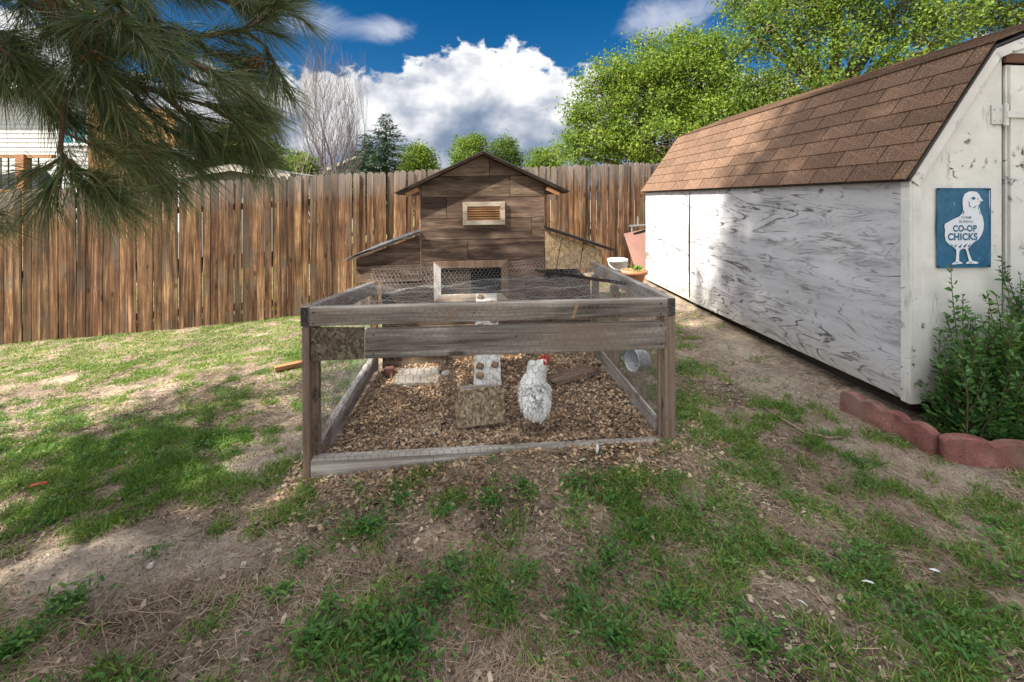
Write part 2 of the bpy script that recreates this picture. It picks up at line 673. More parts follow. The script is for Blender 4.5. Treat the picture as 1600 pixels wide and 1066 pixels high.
def grass_density(X, Y):
    n = fbm(X * 2.2, Y * 2.2, 21, 4)
    n2 = fbm(X * 7.0, Y * 7.0, 31, 3)
    n3_ = fbm(X * 12.0, Y * 12.0, 41, 2)
    d = 0.29 + (n - 0.5) * 0.7 + (n2 - 0.5) * 2.0 + (n3_ - 0.5) * 3.4
    # lawn towards the fence on the left
    lawn = sstep(3.2, 3.9, Y + 0.12 * X) * sstep(-0.8, -1.3, X)
    d = d + 0.78 * lawn
    mid = sstep(-0.85, -1.1, X) * sstep(1.95, 2.2, Y) * sstep(3.2, 2.9, Y)
    d = d + 0.45 * mid
    d = d - 1.3 * patch(X, Y, 425, 705, 0.22, 0.24) - 0.9 * patch(X, Y, 420, 650, 0.2, 0.2)
    d = d - 1.5 * patch(X, Y, 260, 870, 0.32, 0.15) - 1.1 * patch(X, Y, 120, 880, 0.40, 0.12)
    d = d - 0.6 * patch(X, Y, 120, 618, 0.8, 0.10) - 0.4 * patch(X, Y, 340, 600, 0.6, 0.10)
    d = d - 0.8 * patch(X, Y, 60, 960, 0.25, 0.12)
    d = d - 0.55 * patch(X, Y, 420, 960, 0.35, 0.2) - 0.5 * patch(X, Y, 560, 900, 0.25, 0.15)
    d = d - 0.8 * patch(X, Y, 760, 730, 0.85, 0.12)
    d = d - 0.5 * patch(X, Y, 860, 900, 0.1, 0.25) - 0.4 * patch(X, Y, 700, 1000, 0.2, 0.1)
    # right: strip of grass by the run, worn path along the shed
    d = d + 0.6 * patch(X, Y, 1130, 680, 0.22, 0.35) + 0.5 * patch(X, Y, 1075, 600, 0.13, 0.4)
    a, b_ = G(1110, 520), G(1330, 690)
    t = np.clip(((X - a.x) * (b_.x - a.x) + (Y - a.y) * (b_.y - a.y)) / ((b_.x - a.x) ** 2 + (b_.y - a.y) ** 2), 0, 1)
    dist = np.hypot(X - a.x - t * (b_.x - a.x), Y - a.y - t * (b_.y - a.y))
    d = d - 0.42 * np.exp(-(dist / 0.22) ** 2)
    d = d - 0.6 * sstep(1.5, 1.8, X) * sstep(2.3, 2.7, Y)
    d = d - 0.5 * patch(X, Y, 1500, 745, 0.3, 0.1) - 0.45 * patch(X, Y, 1290, 830, 0.12, 0.08)
    d = d + 0.08 * patch(X, Y, 1450, 900, 0.6, 0.3)
    d = np.where(in_run(X, Y, 0.03), -1, d)
    d = np.where(in_shed(X, Y, 0.0), -1, d)
    # keep the beds of the border stones clear
    d = np.where((X > 1.93) & (Y > 2.10), -1, d)
    return np.clip(d, 0, 1)


def bare_amount(X, Y):
    d = (patch(X, Y, 425, 705, 0.24, 0.26) + patch(X, Y, 260, 870, 0.36, 0.17) + 0.7 * patch(X, Y, 120, 880, 0.4, 0.14)
         + 0.15 * patch(X, Y, 120, 618, 0.8, 0.12))
    a, b_ = G(1110, 520), G(1330, 690)
    t = np.clip(((X - a.x) * (b_.x - a.x) + (Y - a.y) * (b_.y - a.y)) / ((b_.x - a.x) ** 2 + (b_.y - a.y) ** 2), 0, 1.4)
    dist = np.hypot(X - a.x - t * (b_.x - a.x), Y - a.y - t * (b_.y - a.y))
    d = d + 0.7 * np.exp(-(dist / 0.25) ** 2) + 0.6 * patch(X, Y, 1500, 745, 0.35, 0.12) + 0.5 * patch(X, Y, 1290, 830, 0.15, 0.1)
    return np.clip(d * (0.5 + fbm(X * 4, Y * 4, 77, 3)), 0, 1)


# ------------------------------------------------------------------ ground
def axis_coords(lo, hi, step, far):
    a = list(np.arange(lo, hi + 1e-6, step))
    s = step
    left = []
    x = lo
    while x > -far:
        s *= 1.35
        x -= s
        left.append(x)
    s = step
    right = []
    x = hi
    while x < far:
        s *= 1.35
        x += s
        right.append(x)
    return np.array(left[::-1] + a + right)


gx = axis_coords(-5.5, 3.2, 0.045, 600)
gy = axis_coords(0.5, 7.0, 0.045, 600)
XX, YY = np.meshgrid(gx, gy)
ZZ = ground_h(XX, YY)
pen = in_run(XX, YY, -0.05)
ZZ = ZZ + np.where(pen, 0.022 + (fbm(XX * 6, YY * 6, 5, 3) - 0.5) * 0.05, 0)
nx, ny = len(gx), len(gy)
idx = np.arange(nx * ny).reshape(ny, nx)
quads = np.stack([idx[:-1, :-1], idx[:-1, 1:], idx[1:, 1:], idx[1:, :-1]], -1).reshape(-1, 4)
gme = mesh_np('ground', np.stack([XX, YY, ZZ], -1).reshape(-1, 3), quads, smooth=True)
for nm, arr in (('bare', bare_amount(XX, YY)), ('lawn', grass_density(XX, YY))):
    at = gme.attributes.new(nm, 'FLOAT', 'POINT')
    at.data.foreach_set('value', arr.ravel().astype(np.float32))
m, g, b = new_mat('soil')
tc = g.add('ShaderNodeTexCoord')
v = tc.outputs['Object']
n1 = g.noise(v, 3.0, 8.0, 0.62, 0.3)
n2 = g.noise(v, 30.0, 8.0, 0.72, 0.3)
n3 = g.noise(v, 160.0, 3.0, 0.6)
ab = g.add('ShaderNodeAttribute', attribute_name='bare')
al = g.add('ShaderNodeAttribute', attribute_name='lawn')
f = g.math('ADD', g.math('MULTIPLY', n1, 0.5), g.math('MULTIPLY', n2, 0.5))
soil = g.ramp(f, [(0.38, (0.040, 0.029, 0.021)), (0.47, (0.150, 0.112, 0.082)), (0.56, (0.29, 0.228, 0.172)), (0.66, (0.46, 0.38, 0.295))])
sand = g.ramp(f, [(0.36, (0.15, 0.12, 0.092)), (0.49, (0.30, 0.25, 0.20)), (0.64, (0.45, 0.385, 0.315))])
turf = g.ramp(f, [(0.35, (0.045, 0.060, 0.018)), (0.5, (0.11, 0.135, 0.040)), (0.65, (0.23, 0.22, 0.09))])
col = g.mix(g.mapr(ab.outputs['Fac'], 0.15, 0.75), soil, sand)
col = g.mix(g.mapr(al.outputs['Fac'], 0.25, 1.0, 0, 0.8), col, turf)
g.l.new(col, b.inputs['Base Color'])
b.inputs['Roughness'].default_value = 0.95
b.inputs['Specular IOR Level'].default_value = 0.1
hh = g.math('ADD', g.math('MULTIPLY', n2, 0.7), g.math('MULTIPLY', n3, 0.4))
g.l.new(g.bump(hh, 0.9, 0.02), b.inputs['Normal'])
MAT_SOIL = m
ground = tag(link('ground', gme, MAT_SOIL), 'worn back yard ground of bare soil, dry litter and patchy lawn', None, None, 'structure')

# ------------------------------------------------------------------ timbers
W_FENCE = wood('cedar_picket', [(0.012, 0.007, 0.004), (0.060, 0.030, 0.015), (0.150, 0.079, 0.038), (0.36, 0.225, 0.12)], 'z', 22.0, 0.045,
               0.014, 0.32, True, 0.85, 0.6, (0.10, 0.075, 0.055), top=(1.45, 1.86, (0.19, 0.165, 0.145)))
W_COOP = wood('dark_plank', [(0.022, 0.013, 0.009), (0.066, 0.042, 0.029), (0.135, 0.090, 0.062), (0.25, 0.18, 0.13)], 'x', 16.0, 0.12, 0.02, 0.28, True, 0.7, 0.3)
W_GREY = wood('grey_timber', [(0.040, 0.032, 0.026), (0.145, 0.122, 0.102), (0.285, 0.250, 0.215), (0.48, 0.44, 0.39)], 'x', 20.0, 0.05, 0.015, 0.15, True, 0.9, 0.5,
              (0.24, 0.18, 0.13))
W_GREYZ = wood('brown_post_timber', [(0.055, 0.032, 0.022), (0.135, 0.085, 0.058), (0.23, 0.16, 0.115), (0.33, 0.27, 0.22)], 'z', 15.0, 0.05, 0.015, 0.15, True, 0.9, 0.5)
W_GREYY = wood('grey_side_timber', [(0.06, 0.048, 0.043), (0.17, 0.145, 0.13), (0.31, 0.275, 0.25), (0.48, 0.45, 0.42)], 'y', 15.0, 0.05, 0.02, 0.18, True, 0.9, 0.5,
               (0.16, 0.10, 0.07))
W_TRIM = wood('pale_trim_timber', [(0.15, 0.105, 0.07), (0.30, 0.23, 0.165), (0.44, 0.37, 0.29), (0.56, 0.51, 0.45)], 'x', 14.0, 0.08, 0.03, 0.12, False, 0.8, 0.35)
W_LOUVRE = wood('orange_louvre_timber', [(0.12, 0.055, 0.022), (0.25, 0.125, 0.055), (0.38, 0.21, 0.10)], 'x', 12.0, 0.07, 0.02, 0.1, False, 0.6, 0.2)
W_BLOCK = wood('raw_block_timber', [(0.11, 0.065, 0.035), (0.26, 0.165, 0.095), (0.42, 0.29, 0.18)], 'x', 12.0, 0.10, 0.02, 0.2, False, 0.8, 0.3)
W_DARK = wood('dark_frame_timber', [(0.012, 0.009, 0.008), (0.03, 0.022, 0.018), (0.06, 0.045, 0.035)], 'y', 10.0, 0.1, 0.02, 0.2, False, 0.9, 0.3)


def osb_mat(name, cols):
    m, g, b = new_mat(name)
    tc = g.add('ShaderNodeTexCoord')
    v = tc.outputs['Object']
    nz = g.add('ShaderNodeTexNoise')
    g.l.new(v, nz.inputs['Vector'])
    nz.inputs['Scale'].default_value = 9.0
    vv = g.vmath('ADD', v, g.vmath('SCALE', nz.outputs['Color']))
    vv.node.inputs[1].links[0].from_node.inputs['Scale'].default_value = 0.09
    vo = g.add('ShaderNodeTexVoronoi')
    vo.inputs['Scale'].default_value = 95.0
    g.l.new(g.vmath('MULTIPLY', vv, (1.0, 1.0, 0.55)), vo.inputs['Vector'])
    sx = g.add('ShaderNodeSeparateColor')
    g.l.new(vo.outputs['Color'], sx.inputs[0])
    fine = g.noise(vv, 60.0, 4.0, 0.6)
    f = g.math('ADD', g.math('MULTIPLY', sx.outputs[0], 0.6), g.math('MULTIPLY', fine, 0.45))
    col = g.ramp(f, [(0.1 + 0.8 * i / (len(cols) - 1), c) for i, c in enumerate(cols)])
    g.l.new(col, b.inputs['Base Color'])
    b.inputs['Roughness'].default_value = 0.8
    g.l.new(g.bump(f, 0.5, 0.004), b.inputs['Normal'])
    return m


M_OSB = osb_mat('strand_board', [(0.20, 0.12, 0.055), (0.33, 0.22, 0.11), (0.45, 0.32, 0.18), (0.56, 0.43, 0.27)])
M_OSBW = osb_mat('weathered_strand_board', [(0.05, 0.032, 0.018), (0.17, 0.12, 0.07), (0.30, 0.23, 0.145), (0.46, 0.39, 0.27)])
M_OSBD = osb_mat('dark_strand_board', [(0.03, 0.022, 0.014), (0.09, 0.067, 0.043), (0.16, 0.125, 0.085), (0.28, 0.235, 0.17)])
M_FELT = plain('roof_felt', (0.045, 0.043, 0.045), 0.9, 0.35, 20.0, 0.5)
M_STEEL = plain('galvanised_steel', (0.42, 0.44, 0.46), 0.45, 0.2, 12.0, 0.1, 0.6, 0.5)
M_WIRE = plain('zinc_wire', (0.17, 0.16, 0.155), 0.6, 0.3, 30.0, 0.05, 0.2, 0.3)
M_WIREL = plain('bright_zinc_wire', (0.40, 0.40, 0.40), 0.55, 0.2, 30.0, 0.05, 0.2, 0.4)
M_RUST = plain('rusty_iron', (0.13, 0.065, 0.04), 0.85, 0.5, 14.0, 0.4, 0.2, 0.3, (0.05, 0.035, 0.03))
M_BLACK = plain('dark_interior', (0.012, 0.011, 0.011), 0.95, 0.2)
M_NAIL = plain('nail_steel', (0.05, 0.045, 0.04), 0.6, 0.2, 30, 0.1, 0.6, 0.4)

# ------------------------------------------------------------------ fence
fence = thing('picket_fence', 'tall weathered brown cedar picket fence with rounded tops across the yard', 'fence', (0, 0, 0))
FX0, FX1 = -8.6, 6.6


def fence_y(x):
    return 5.35 + 0.215 * (x + 6.0)


def fence_top(x):
    return float(np.interp(x, [-9, -6, -1.48, 2.25, 7], [1.22, 1.36, 1.655, 1.83, 1.95]))


fang = math.atan(0.215)
picket_meshes = []
for kk in range(9):
    w = 0.0852 + random.uniform(-0.003, 0.003)
    Hh = 1.86
    th = 0.016
    bow = random.uniform(-0.004, 0.004)
    mb = MB()
    poly = [(-w / 2, 0.0), (w / 2, 0.0), (w / 2 + bow, Hh * 0.5), (w / 2, Hh - 0.046)]
    for q in range(1, 8):
        a = PI * q / 8
        poly.append((w / 2 * math.cos(a), Hh - 0.046 + 0.046 * math.sin(a) ** 0.9))
    poly += [(-w / 2, Hh - 0.046), (-w / 2 + bow, Hh * 0.5)]
    mb.prism(poly, 0.0, th)
    me = bpy.data.meshes.new('picket')
    me.from_pydata(mb.v, [], mb.f)
    me.update()
    picket_meshes.append(me)
pitch = 0.0905
x = FX0
while x < FX1:
    o = link('picket', random.choice(picket_meshes), W_FENCE, fence)
    o.location = (x, fence_y(x) + random.uniform(-0.004, 0.004), fence_top(x) - 1.86 + random.uniform(-0.014, 0.014))
    o.rotation_euler = (random.uniform(-0.004, 0.004), random.uniform(-0.006, 0.006), fang + random.uniform(-0.025, 0.025))
    x += pitch * math.cos(fang) * random.uniform(0.995, 1.01)
for off in (-0.36, -1.02, -1.66):
    xs = np.arange(FX0 - 0.1, FX1 + 0.2, 2.4)
    for a, b_ in zip(xs[:-1], xs[1:]):
        MB().bar((a, fence_y(a) + 0.040, fence_top(a) + off), (b_ - 0.01, fence_y(b_) + 0.040, fence_top(b_) + off), 0.038, 0.085).build('rail', W_DARK, fence)
for a in np.arange(FX0 - 0.1, FX1 + 0.2, 2.4):
    zb = fence_top(a) - 2.1
    MB().box(a - 0.045, a + 0.045, fence_y(a) + 0.064, fence_y(a) + 0.154, zb, fence_top(a) - 0.08).build('post', W_DARK, fence)

# ------------------------------------------------------------------ shed
def peeling(name, wear, vertical=0.0, tint=(0.47, 0.47, 0.49)):
    """flaking white paint over grey plywood with cathedral grain"""
    m, g, b = new_mat(name)
    tc = g.add('ShaderNodeTexCoord')
    oi = g.add('ShaderNodeObjectInfo')
    off = g.vmath('SCALE', (5.1, 7.7, 3.3))
    g.l.new(g.math('MULTIPLY', oi.outputs['Random'], 6.0), off.node.inputs['Scale'])
    v = g.vmath('ADD', tc.outputs['Object'], off)
    vs_ = g.vmath('MULTIPLY', v, (1.0, 0.26, 1.35) if not vertical else (1.25, 1.0, 0.5))
    brk = g.noise(g.vmath('MULTIPLY', v, (1.0, 0.5, 1.2)), 16.0, 6.0, 0.68, 0.5)
    # contour lines of a slow noise look like the rings of rotary-cut veneer
    big = g.noise(vs_, 2.2, 3.0, 0.5, 0.45)
    ring = g.math('PINGPONG', g.math('MULTIPLY', big, 18.0), 0.5)
    line = g.mapr(g.math('ADD', ring, g.math('MULTIPLY_ADD', brk, 0.24, -0.12)), 0.04, 0.11, 1.0, 0.0, True)
    mask = g.mapr(g.noise(vs_, 2.6, 5.0, 0.62, 0.6), 0.53 - wear * 0.10, 0.58, 0.0, 1.0, True)
    line = g.math('MULTIPLY', g.math('MULTIPLY', line, mask), g.mapr(brk, 0.42, 0.50)) if not vertical else 0.0
    if not vertical:          # fainter rings between the bold ones
        ring2 = g.math('PINGPONG', g.math('MULTIPLY', big, 34.0), 0.5)
        l2 = g.math('MULTIPLY', g.mapr(ring2, 0.05, 0.22, 0.6, 0.0, True), g.mapr(g.noise(v, 5.0, 5.0, 0.62, 0.5), 0.46, 0.60))
        line = g.math('MAXIMUM', line, g.math('MULTIPLY', l2, g.mapr(brk, 0.40, 0.54)))
    # short horizontal checks in the veneer
    chk = g.noise(g.vmath('MULTIPLY', v, (1.0, 0.10, 1.0) if not vertical else (1.0, 1.0, 0.10)), 55.0, 4.0, 0.65, 0.3)
    chkm = g.math('MULTIPLY', g.mapr(chk, 0.50, 0.57), g.mapr(g.noise(vs_, 5.0, 6.0, 0.66), 0.57 - wear * 0.06, 0.62))
    flake = g.math('MULTIPLY', g.mapr(brk, 0.60 if not vertical else 0.57, 0.66 if not vertical else 0.61), g.mapr(g.noise(v, 3.1, 4.0, 0.6), 0.50 - wear * 0.08, 0.62))
    worn = g.math('MAXIMUM', g.math('MAXIMUM', line, g.math('MULTIPLY', chkm, 0.85 if not vertical else 0.35)), flake, clamp=True)
    thin = g.noise(g.vmath('MULTIPLY', v, (1.0, 0.25, 1.6)), 7.0, 6.0, 0.62, 0.3)
    paint = g.ramp(thin, [(0.30, tuple(c * (0.62 if not vertical else 0.86) for c in tint)), (0.48, tuple(c * (0.88 if not vertical else 0.95) for c in tint)), (0.62, tint)])
    # rain streaks down the wall
    stv = g.noise(g.vmath('MULTIPLY', v, (1.0, 1.0, 0.10)), 6.0, 4.0, 0.6)
    paint = g.mix(g.mapr(stv, 0.50, 0.75, 0.0, 0.40 if not vertical else 0.25), paint, (0.46, 0.44, 0.41))
    # splash-back of soil at the foot of the wall
    sp = g.add('ShaderNodeSeparateXYZ')
    g.l.new(tc.outputs['Object'], sp.inputs[0])
    foot = g.math('MULTIPLY', g.mapr(g.math('ADD', sp.outputs[2], g.math('MULTIPLY', brk, 0.25)), 0.30, 0.55, 1.0, 0.0, True), 0.55)
    paint = g.mix(foot, paint, (0.33, 0.31, 0.25))
    under = g.ramp(chk, [(0.35, (0.035, 0.032, 0.031)), (0.6, (0.13, 0.12, 0.112))])
    col = g.mix(worn, paint, under)
    g.l.new(col, b.inputs['Base Color'])
    b.inputs['Roughness'].default_value = 0.75
    hgt = g.math('SUBTRACT', g.math('MULTIPLY', thin, 0.3), worn)
    g.l.new(g.bump(hgt, 0.5, 0.003), b.inputs['Normal'])
    return m


M_PLYA = peeling('peeling_plywood', 1.0)
M_GABLE = peeling('painted_gable', -0.75, 1.0, (0.60, 0.60, 0.56))
M_TRIMW = peeling('peeling_trim', 0.0, 1.0, (0.58, 0.58, 0.55))

m, g, b = new_mat('shingle_granules')
tc = g.add('ShaderNodeTexCoord')
oi = g.add('ShaderNodeObjectInfo')
gn = g.noise(tc.outputs['Object'], 120.0, 5.0, 0.85)
gm = g.noise(g.vmath('ADD', tc.outputs['Object'], g.vmath('SCALE', (3.0, 3.0, 3.0))), 5.0, 5.0, 0.6)
col = g.ramp(gn, [(0.36, (0.028, 0.015, 0.010)), (0.48, (0.098, 0.057, 0.036)), (0.58, (0.170, 0.102, 0.066)), (0.68, (0.40, 0.29, 0.21))])
hsn = g.add('ShaderNodeHueSaturation')
g.put(hsn.inputs['Value'], g.math('MULTIPLY_ADD', oi.outputs['Random'], 0.34, 0.82))
g.l.new(col, hsn.inputs['Color'])
g.l.new(hsn.outputs[0], b.inputs['Base Color'])
b.inputs['Roughness'].default_value = 0.95
g.l.new(g.bump(gn, 0.5, 0.003), b.inputs['Normal'])
M_SHINGLE = m

shed = thing('garden_shed', 'white barn-roofed garden shed with peeling painted walls and brown shingles', 'shed', SHED_O, SHED_RZ)
SL = 3.66
ZB, ZE = 0.168, 1.365
KX, KZ, RX, RZ_ = 0.48, 2.065, 1.22, 2.36
SW = 2.44
# side wall panels with a slightly warped free edge at the seam
o = MB().box(0.0, 0.015, 0.012, 2.425, ZB, ZE).build('wall_panel', M_PLYA, shed, 0.002)
o['label'] = 'long grey-white plywood panel with dark flaking grain'
o = MB().hexa([(0, 2.44, ZB + .004), (0.015, 2.44, ZB), (0.015, SL, ZB + .02), (0, SL, ZB + .02),
               (0.0, 2.44, ZE), (0.015, 2.44, ZE), (0.015, SL, ZE), (0, SL, ZE)]).build('wall_panel', M_PLYA, shed, 0.002)
o['label'] = 'short far plywood panel beside the split seam'
o = MB().tube([(-0.003, 2.432, 1.30), (-0.004, 2.434, 0.95), (-0.003, 2.432, 0.55), (-0.003, 2.433, 0.2)], [0.003, 0.008, 0.010, 0.004], 5).build('split_seam', M_BLACK, shed)
# gable
gp = [(0.02, ZB), (0.555, ZB), (0.555, KZ + (0.555 - KX) / (RX - KX) * (RZ_ - KZ) - 0.03), (KX, KZ - 0.02), (0.02, ZE - 0.02)]
o = MB().prism(gp, -0.006, 0.01).build('gable_wall', M_GABLE, shed)
kz2 = lambda xx: KZ + (xx - KX) / (RX - KX) * (RZ_ - KZ)
gp = [(1.9, ZB), (SW - 0.02, ZB), (SW - 0.02, ZE - 0.02), (SW - KX, KZ - 0.02), (1.9, kz2(SW - 1.9) - 0.03)]
MB().prism(gp, -0.006, 0.01).build('gable_wall', M_GABLE, shed)
gp = [(0.56, 2.02), (1.895, 2.02), (1.895, kz2(SW - 1.895) - 0.03), (RX, RZ_ - 0.03), (0.56, kz2(0.56) - 0.03)]
MB().prism(gp, -0.006, 0.01).build('gable_wall', M_GABLE, shed)
gp = [(0.02, ZB), (SW - 0.02, ZB), (SW - 0.02, ZE), (SW - KX, KZ - 0.02), (RX, RZ_ - 0.03), (KX, KZ - 0.02), (0.02, ZE)]
MB().prism(gp, SL - 0.015, SL).build('back_wall', M_PLYA, shed)
MB().box(SW - 0.015, SW, 0.012, SL, ZB, ZE).build('wall_panel', M_PLYA, shed)
# doors with a groove, trim board and strap hinge
door = MB().box(0.575, 1.215, -0.010, 0.008, ZB + 0.03, 1.985).build('door', M_GABLE, shed, 0.002)
MB().box(0.585, 0.665, -0.026, -0.0105, ZB + 0.035, 1.975).build('door_trim', M_TRIMW, door, 0.002)
door2 = MB().box(1.225, 1.885, -0.010, 0.008, ZB + 0.03, 1.985).build('door', M_GABLE, shed, 0.002)
for zz in (1.71, 0.55):
    hb = MB()
    hb.box(0.485, 0.55, -0.016, -0.0065, zz - 0.05, zz + 0.055)
    hb.bar((0.55, -0.032, zz), (0.80, -0.032, zz), 0.012, 0.035)
    hb.tube([(0.558, -0.024, zz - 0.06), (0.558, -0.024, zz + 0.06)], 0.012, 8)
    for sx_, sz_ in ((0.50, 0.03), (0.535, -0.03), (0.50, -0.03), (0.535, 0.03)):
        hb.tube([(sx_, -0.020, zz + sz_), (sx_, -0.016, zz + sz_)], 0.006, 6)
    hb.build('strap_hinge', M_TRIMW, door, 0.001)
MB().box(0.56, 0.70, -0.024, -0.0065, 1.995, 2.04).build('door_stop', M_RUST, shed, 0.002)
MB().box(0.60, 1.84, -0.020, -0.0065, 2.046, 2.09).build('door_header', M_TRIMW, shed, 0.002)
# corner boards and gable trim
MB().box(0.0, 0.055, -0.026, -0.0075, ZB - 0.005, ZE - 0.03).build('corner_board', M_TRIMW, shed, 0.002)
MB().box(-0.012, -0.0005, -0.026, 0.028, ZB - 0.005, ZE - 0.01).build('corner_board', M_TRIMW, shed, 0.002)
MB().box(SW - 0.055, SW, -0.026, -0.0075, ZB - 0.005, ZE - 0.03).build('corner_board', M_TRIMW, shed, 0.002)


def rake(p, q, flip=1):
    d = Vector((q[0] - p[0], 0, q[1] - p[1])).normalized()
    n = Vector((-d.z, 0, d.x)) * flip
    mb_ = MB()
    a, b__ = Vector((p[0], -0.035, p[1])), Vector((q[0], -0.035, q[1]))
    t = 0.055
    pts = [a, b__, b__ - n * t, a - n * t]
    poly = [(v_.x, v_.z) for v_ in pts]
    if flip == 1:
        poly = poly[::-1]
    mb_.prism(poly, -0.034, -0.0075)
    return mb_.build('rake_board', M_TRIMW, shed, 0.002)


rake((-0.012, ZE - 0.012), (KX - 0.002, KZ - 0.006))
rake((KX, KZ - 0.004), (RX, RZ_ - 0.006))
rake((SW + 0.012, ZE - 0.012), (SW - KX + 0.002, KZ - 0.006), -1)
rake((SW - KX, KZ - 0.004), (RX + 0.001, RZ_ - 0.006), -1)
# roof deck
deck = MB()
for s in (0, 1):
    fx = (lambda x_: x_) if s == 0 else (lambda x_: SW - x_)
    prof = [(-0.03, ZE - 0.02), (KX, KZ + 0.004), (RX, RZ_ + 0.004)]
    for (xa, za), (xb, zb) in zip(prof[:-1], prof[1:]):
        deck.hexa([(fx(xa), -0.04, za), (fx(xb), -0.04, zb), (fx(xb), SL + 0.04, zb), (fx(xa), SL + 0.04, za),
                   (fx(xa), -0.04, za + .012), (fx(xb), -0.04, zb + .012), (fx(xb), SL + .04, zb + .012), (fx(xa), SL + .04, za + .012)])
roof = deck.build('roof_deck', M_FELT, shed)
shingle_cache = {}


def shingle_mesh(w, h):
    key = (round(w, 3), round(h, 3))
    if key not in shingle_cache:
        gap = 0.009
        mb_ = MB()
        t = 0.0085
        mb_.hexa([(gap / 2, 0, 0), (w - gap / 2, 0, 0), (w - gap / 2, h + 0.03, 0.0), (gap / 2, h + 0.03, 0.0),
                  (gap / 2, 0, t), (w - gap / 2, 0, t), (w - gap / 2, h + 0.03, 0.0015), (gap / 2, h + 0.03, 0.0015)])
        me_ = bpy.data.meshes.new('shingle')
        me_.from_pydata(mb_.v, [], mb_.f)
        me_.update()
        shingle_cache[key] = me_
    return shingle_cache[key]


def lay_shingles(p, q, rows, seed, mirror=False):
    """courses from eave p to top q in the shed's section; each tab is a part of the roof"""
    p = Vector((p[0], 0, p[1]))
    q = Vector((q[0], 0, q[1]))
    up = (q - p).normalized()
    Lh = (q - p).length / rows
    along = Vector((0, -1, 0)) if not mirror else Vector((0, 1, 0))
    nrm = along.cross(up)
    Rm = Matrix((along, up, nrm)).transposed().to_4x4()
    tabw = 0.305
    for r in range(rows):
        y = SL + 0.045
        first = tabw * (0.5 if r % 2 else 1.0) + random.uniform(-0.015, 0.015)
        w = first
        while y > -0.045 + 0.02:
            w = min(w, y + 0.045)
            # along runs from the far end to the near gable (or back) so that courses stay aligned
            org = p + up * (r * Lh) + nrm * (0.018 + 0.0028)
            org = org + (Vector((0, y, 0)) if not mirror else Vector((0, SL - y, 0)))
            o_ = link('shingle', shingle_mesh(w, Lh), M_SHINGLE, roof)
            o_.matrix_local = Matrix.Translation(org) @ Rm @ Matrix.Rotation(random.uniform(-0.004, 0.004), 4, 'Z') @ Matrix.Rotation(0.006 - random.uniform(0, 0.012), 4, 'X')
            y -= w
            w = tabw


lay_shingles((-0.032, ZE - 0.022), (KX, KZ + 0.004), 7, 1)
lay_shingles((KX - 0.01, KZ + 0.012), (RX, RZ_ + 0.006), 7, 2)
far_roof = MB()
for (xa, za), (xb, zb) in zip([(SW + 0.03, ZE - 0.02), (SW - KX, KZ + .004)], [(SW - KX, KZ + .004), (RX, RZ_ + .006)]):
    far_roof.hexa([(xa, -.04, za + .014), (xa, SL + .04, za + .014), (xb, SL + .04, zb + .014), (xb, -.04, zb + .014),
                   (xa, -.04, za + .022), (xa, SL + .04, za + .022), (xb, SL + .04, zb + .022), (xb, -.04, zb + .022)])
far_roof.build('shingle_field', M_SHINGLE, roof)
# metal drip edge at the gable
MB().bar((-0.034, -0.043, ZE - 0.004), (KX, -0.043, KZ + 0.016), 0.004, 0.010).build('drip_edge', M_NAIL, roof)
# floor frame and skids below
MB().box(0.10, SW - 0.10, 0.08, SL - 0.08, ZB - 0.09, ZB - 0.002).build('floor_frame', W_DARK, shed)
for xx in (0.30, 1.2, 2.1):
    MB().box(xx, xx + 0.09, 0.10, SL - 0.05, -0.08, ZB - 0.092).build('skid', W_DARK, shed)

# ------------------------------------------------------------------ sign on the gable
sign = thing('metal_sign', 'blue tin sign with a white chick hung on the white shed wall', 'sign',
             SHED_O + Matrix.Rotation(SHED_RZ, 3, 'Z') @ Vector((0.155, -0.010, 0.885)), SHED_RZ)
m, g, b = new_mat('sign_blue_paint')
tc = g.add('ShaderNodeTexCoord')
n = g.noise(tc.outputs['Object'], 26.0, 6.0, 0.65, 0.2)
vo = g.add('ShaderNodeTexVoronoi')
vo.inputs['Scale'].default_value = 38.0
g.l.new(tc.outputs['Object'], vo.inputs['Vector'])
chip = g.math('MULTIPLY', g.mapr(vo.outputs['Distance'], 0.10, 0.17, 1, 0), g.mapr(n, 0.52, 0.60))
col = g.mix(chip, g.ramp(n, [(0.3, (0.012, 0.075, 0.145)), (0.6, (0.022, 0.115, 0.205))]), (0.42, 0.52, 0.58))
g.l.new(col, b.inputs['Base Color'])
b.inputs['Roughness'].default_value = 0.45
M_SIGNB = m
M_SIGNW = plain('sign_white_paint', (0.58, 0.61, 0.66), 0.5, 0.12, 30)
SGW, SGH = 0.318, 0.425
# slightly wavy tin sheet with a rolled rim
V = []
Fq = []
NXs, NZs = 14, 18
for j in range(NZs + 1):
    for i in range(NXs + 1):
        u, w = i / NXs, j / NZs
        e = 0.004 * math.sin(w * 9.0) * (1 if u < 0.5 else -0.6) * (abs(u - 0.5) * 2) ** 3
        V.append((u * SGW + e, -0.004 - 0.002 * math.sin(u * 7 + w * 4), w * SGH))
for j in range(NZs):
    for i in range(NXs):
        a = j * (NXs + 1) + i
        Fq.append((a, a + 1, a + NXs + 2, a + NXs + 1))
me = bpy.data.meshes.new('sheet')
me.from_pydata(V, [], Fq)
so = link('sheet', me, M_SIGNB, sign)
md = so.modifiers.new('solid', 'SOLIDIFY')
md.thickness = 0.0015
rim = MB()
for p, q in (((0, 0), (SGW, 0)), ((SGW, 0), (SGW, SGH)), ((SGW, SGH), (0, SGH)), ((0, SGH), (0, 0))):
    rim.tube([(p[0] + (q[0] - p[0]) * t / 6 + 0.001, -0.0065, p[1] + (q[1] - p[1]) * t / 6) for t in range(7)], 0.0022, 6)
rim.build('rim', M_SIGNB, sign)


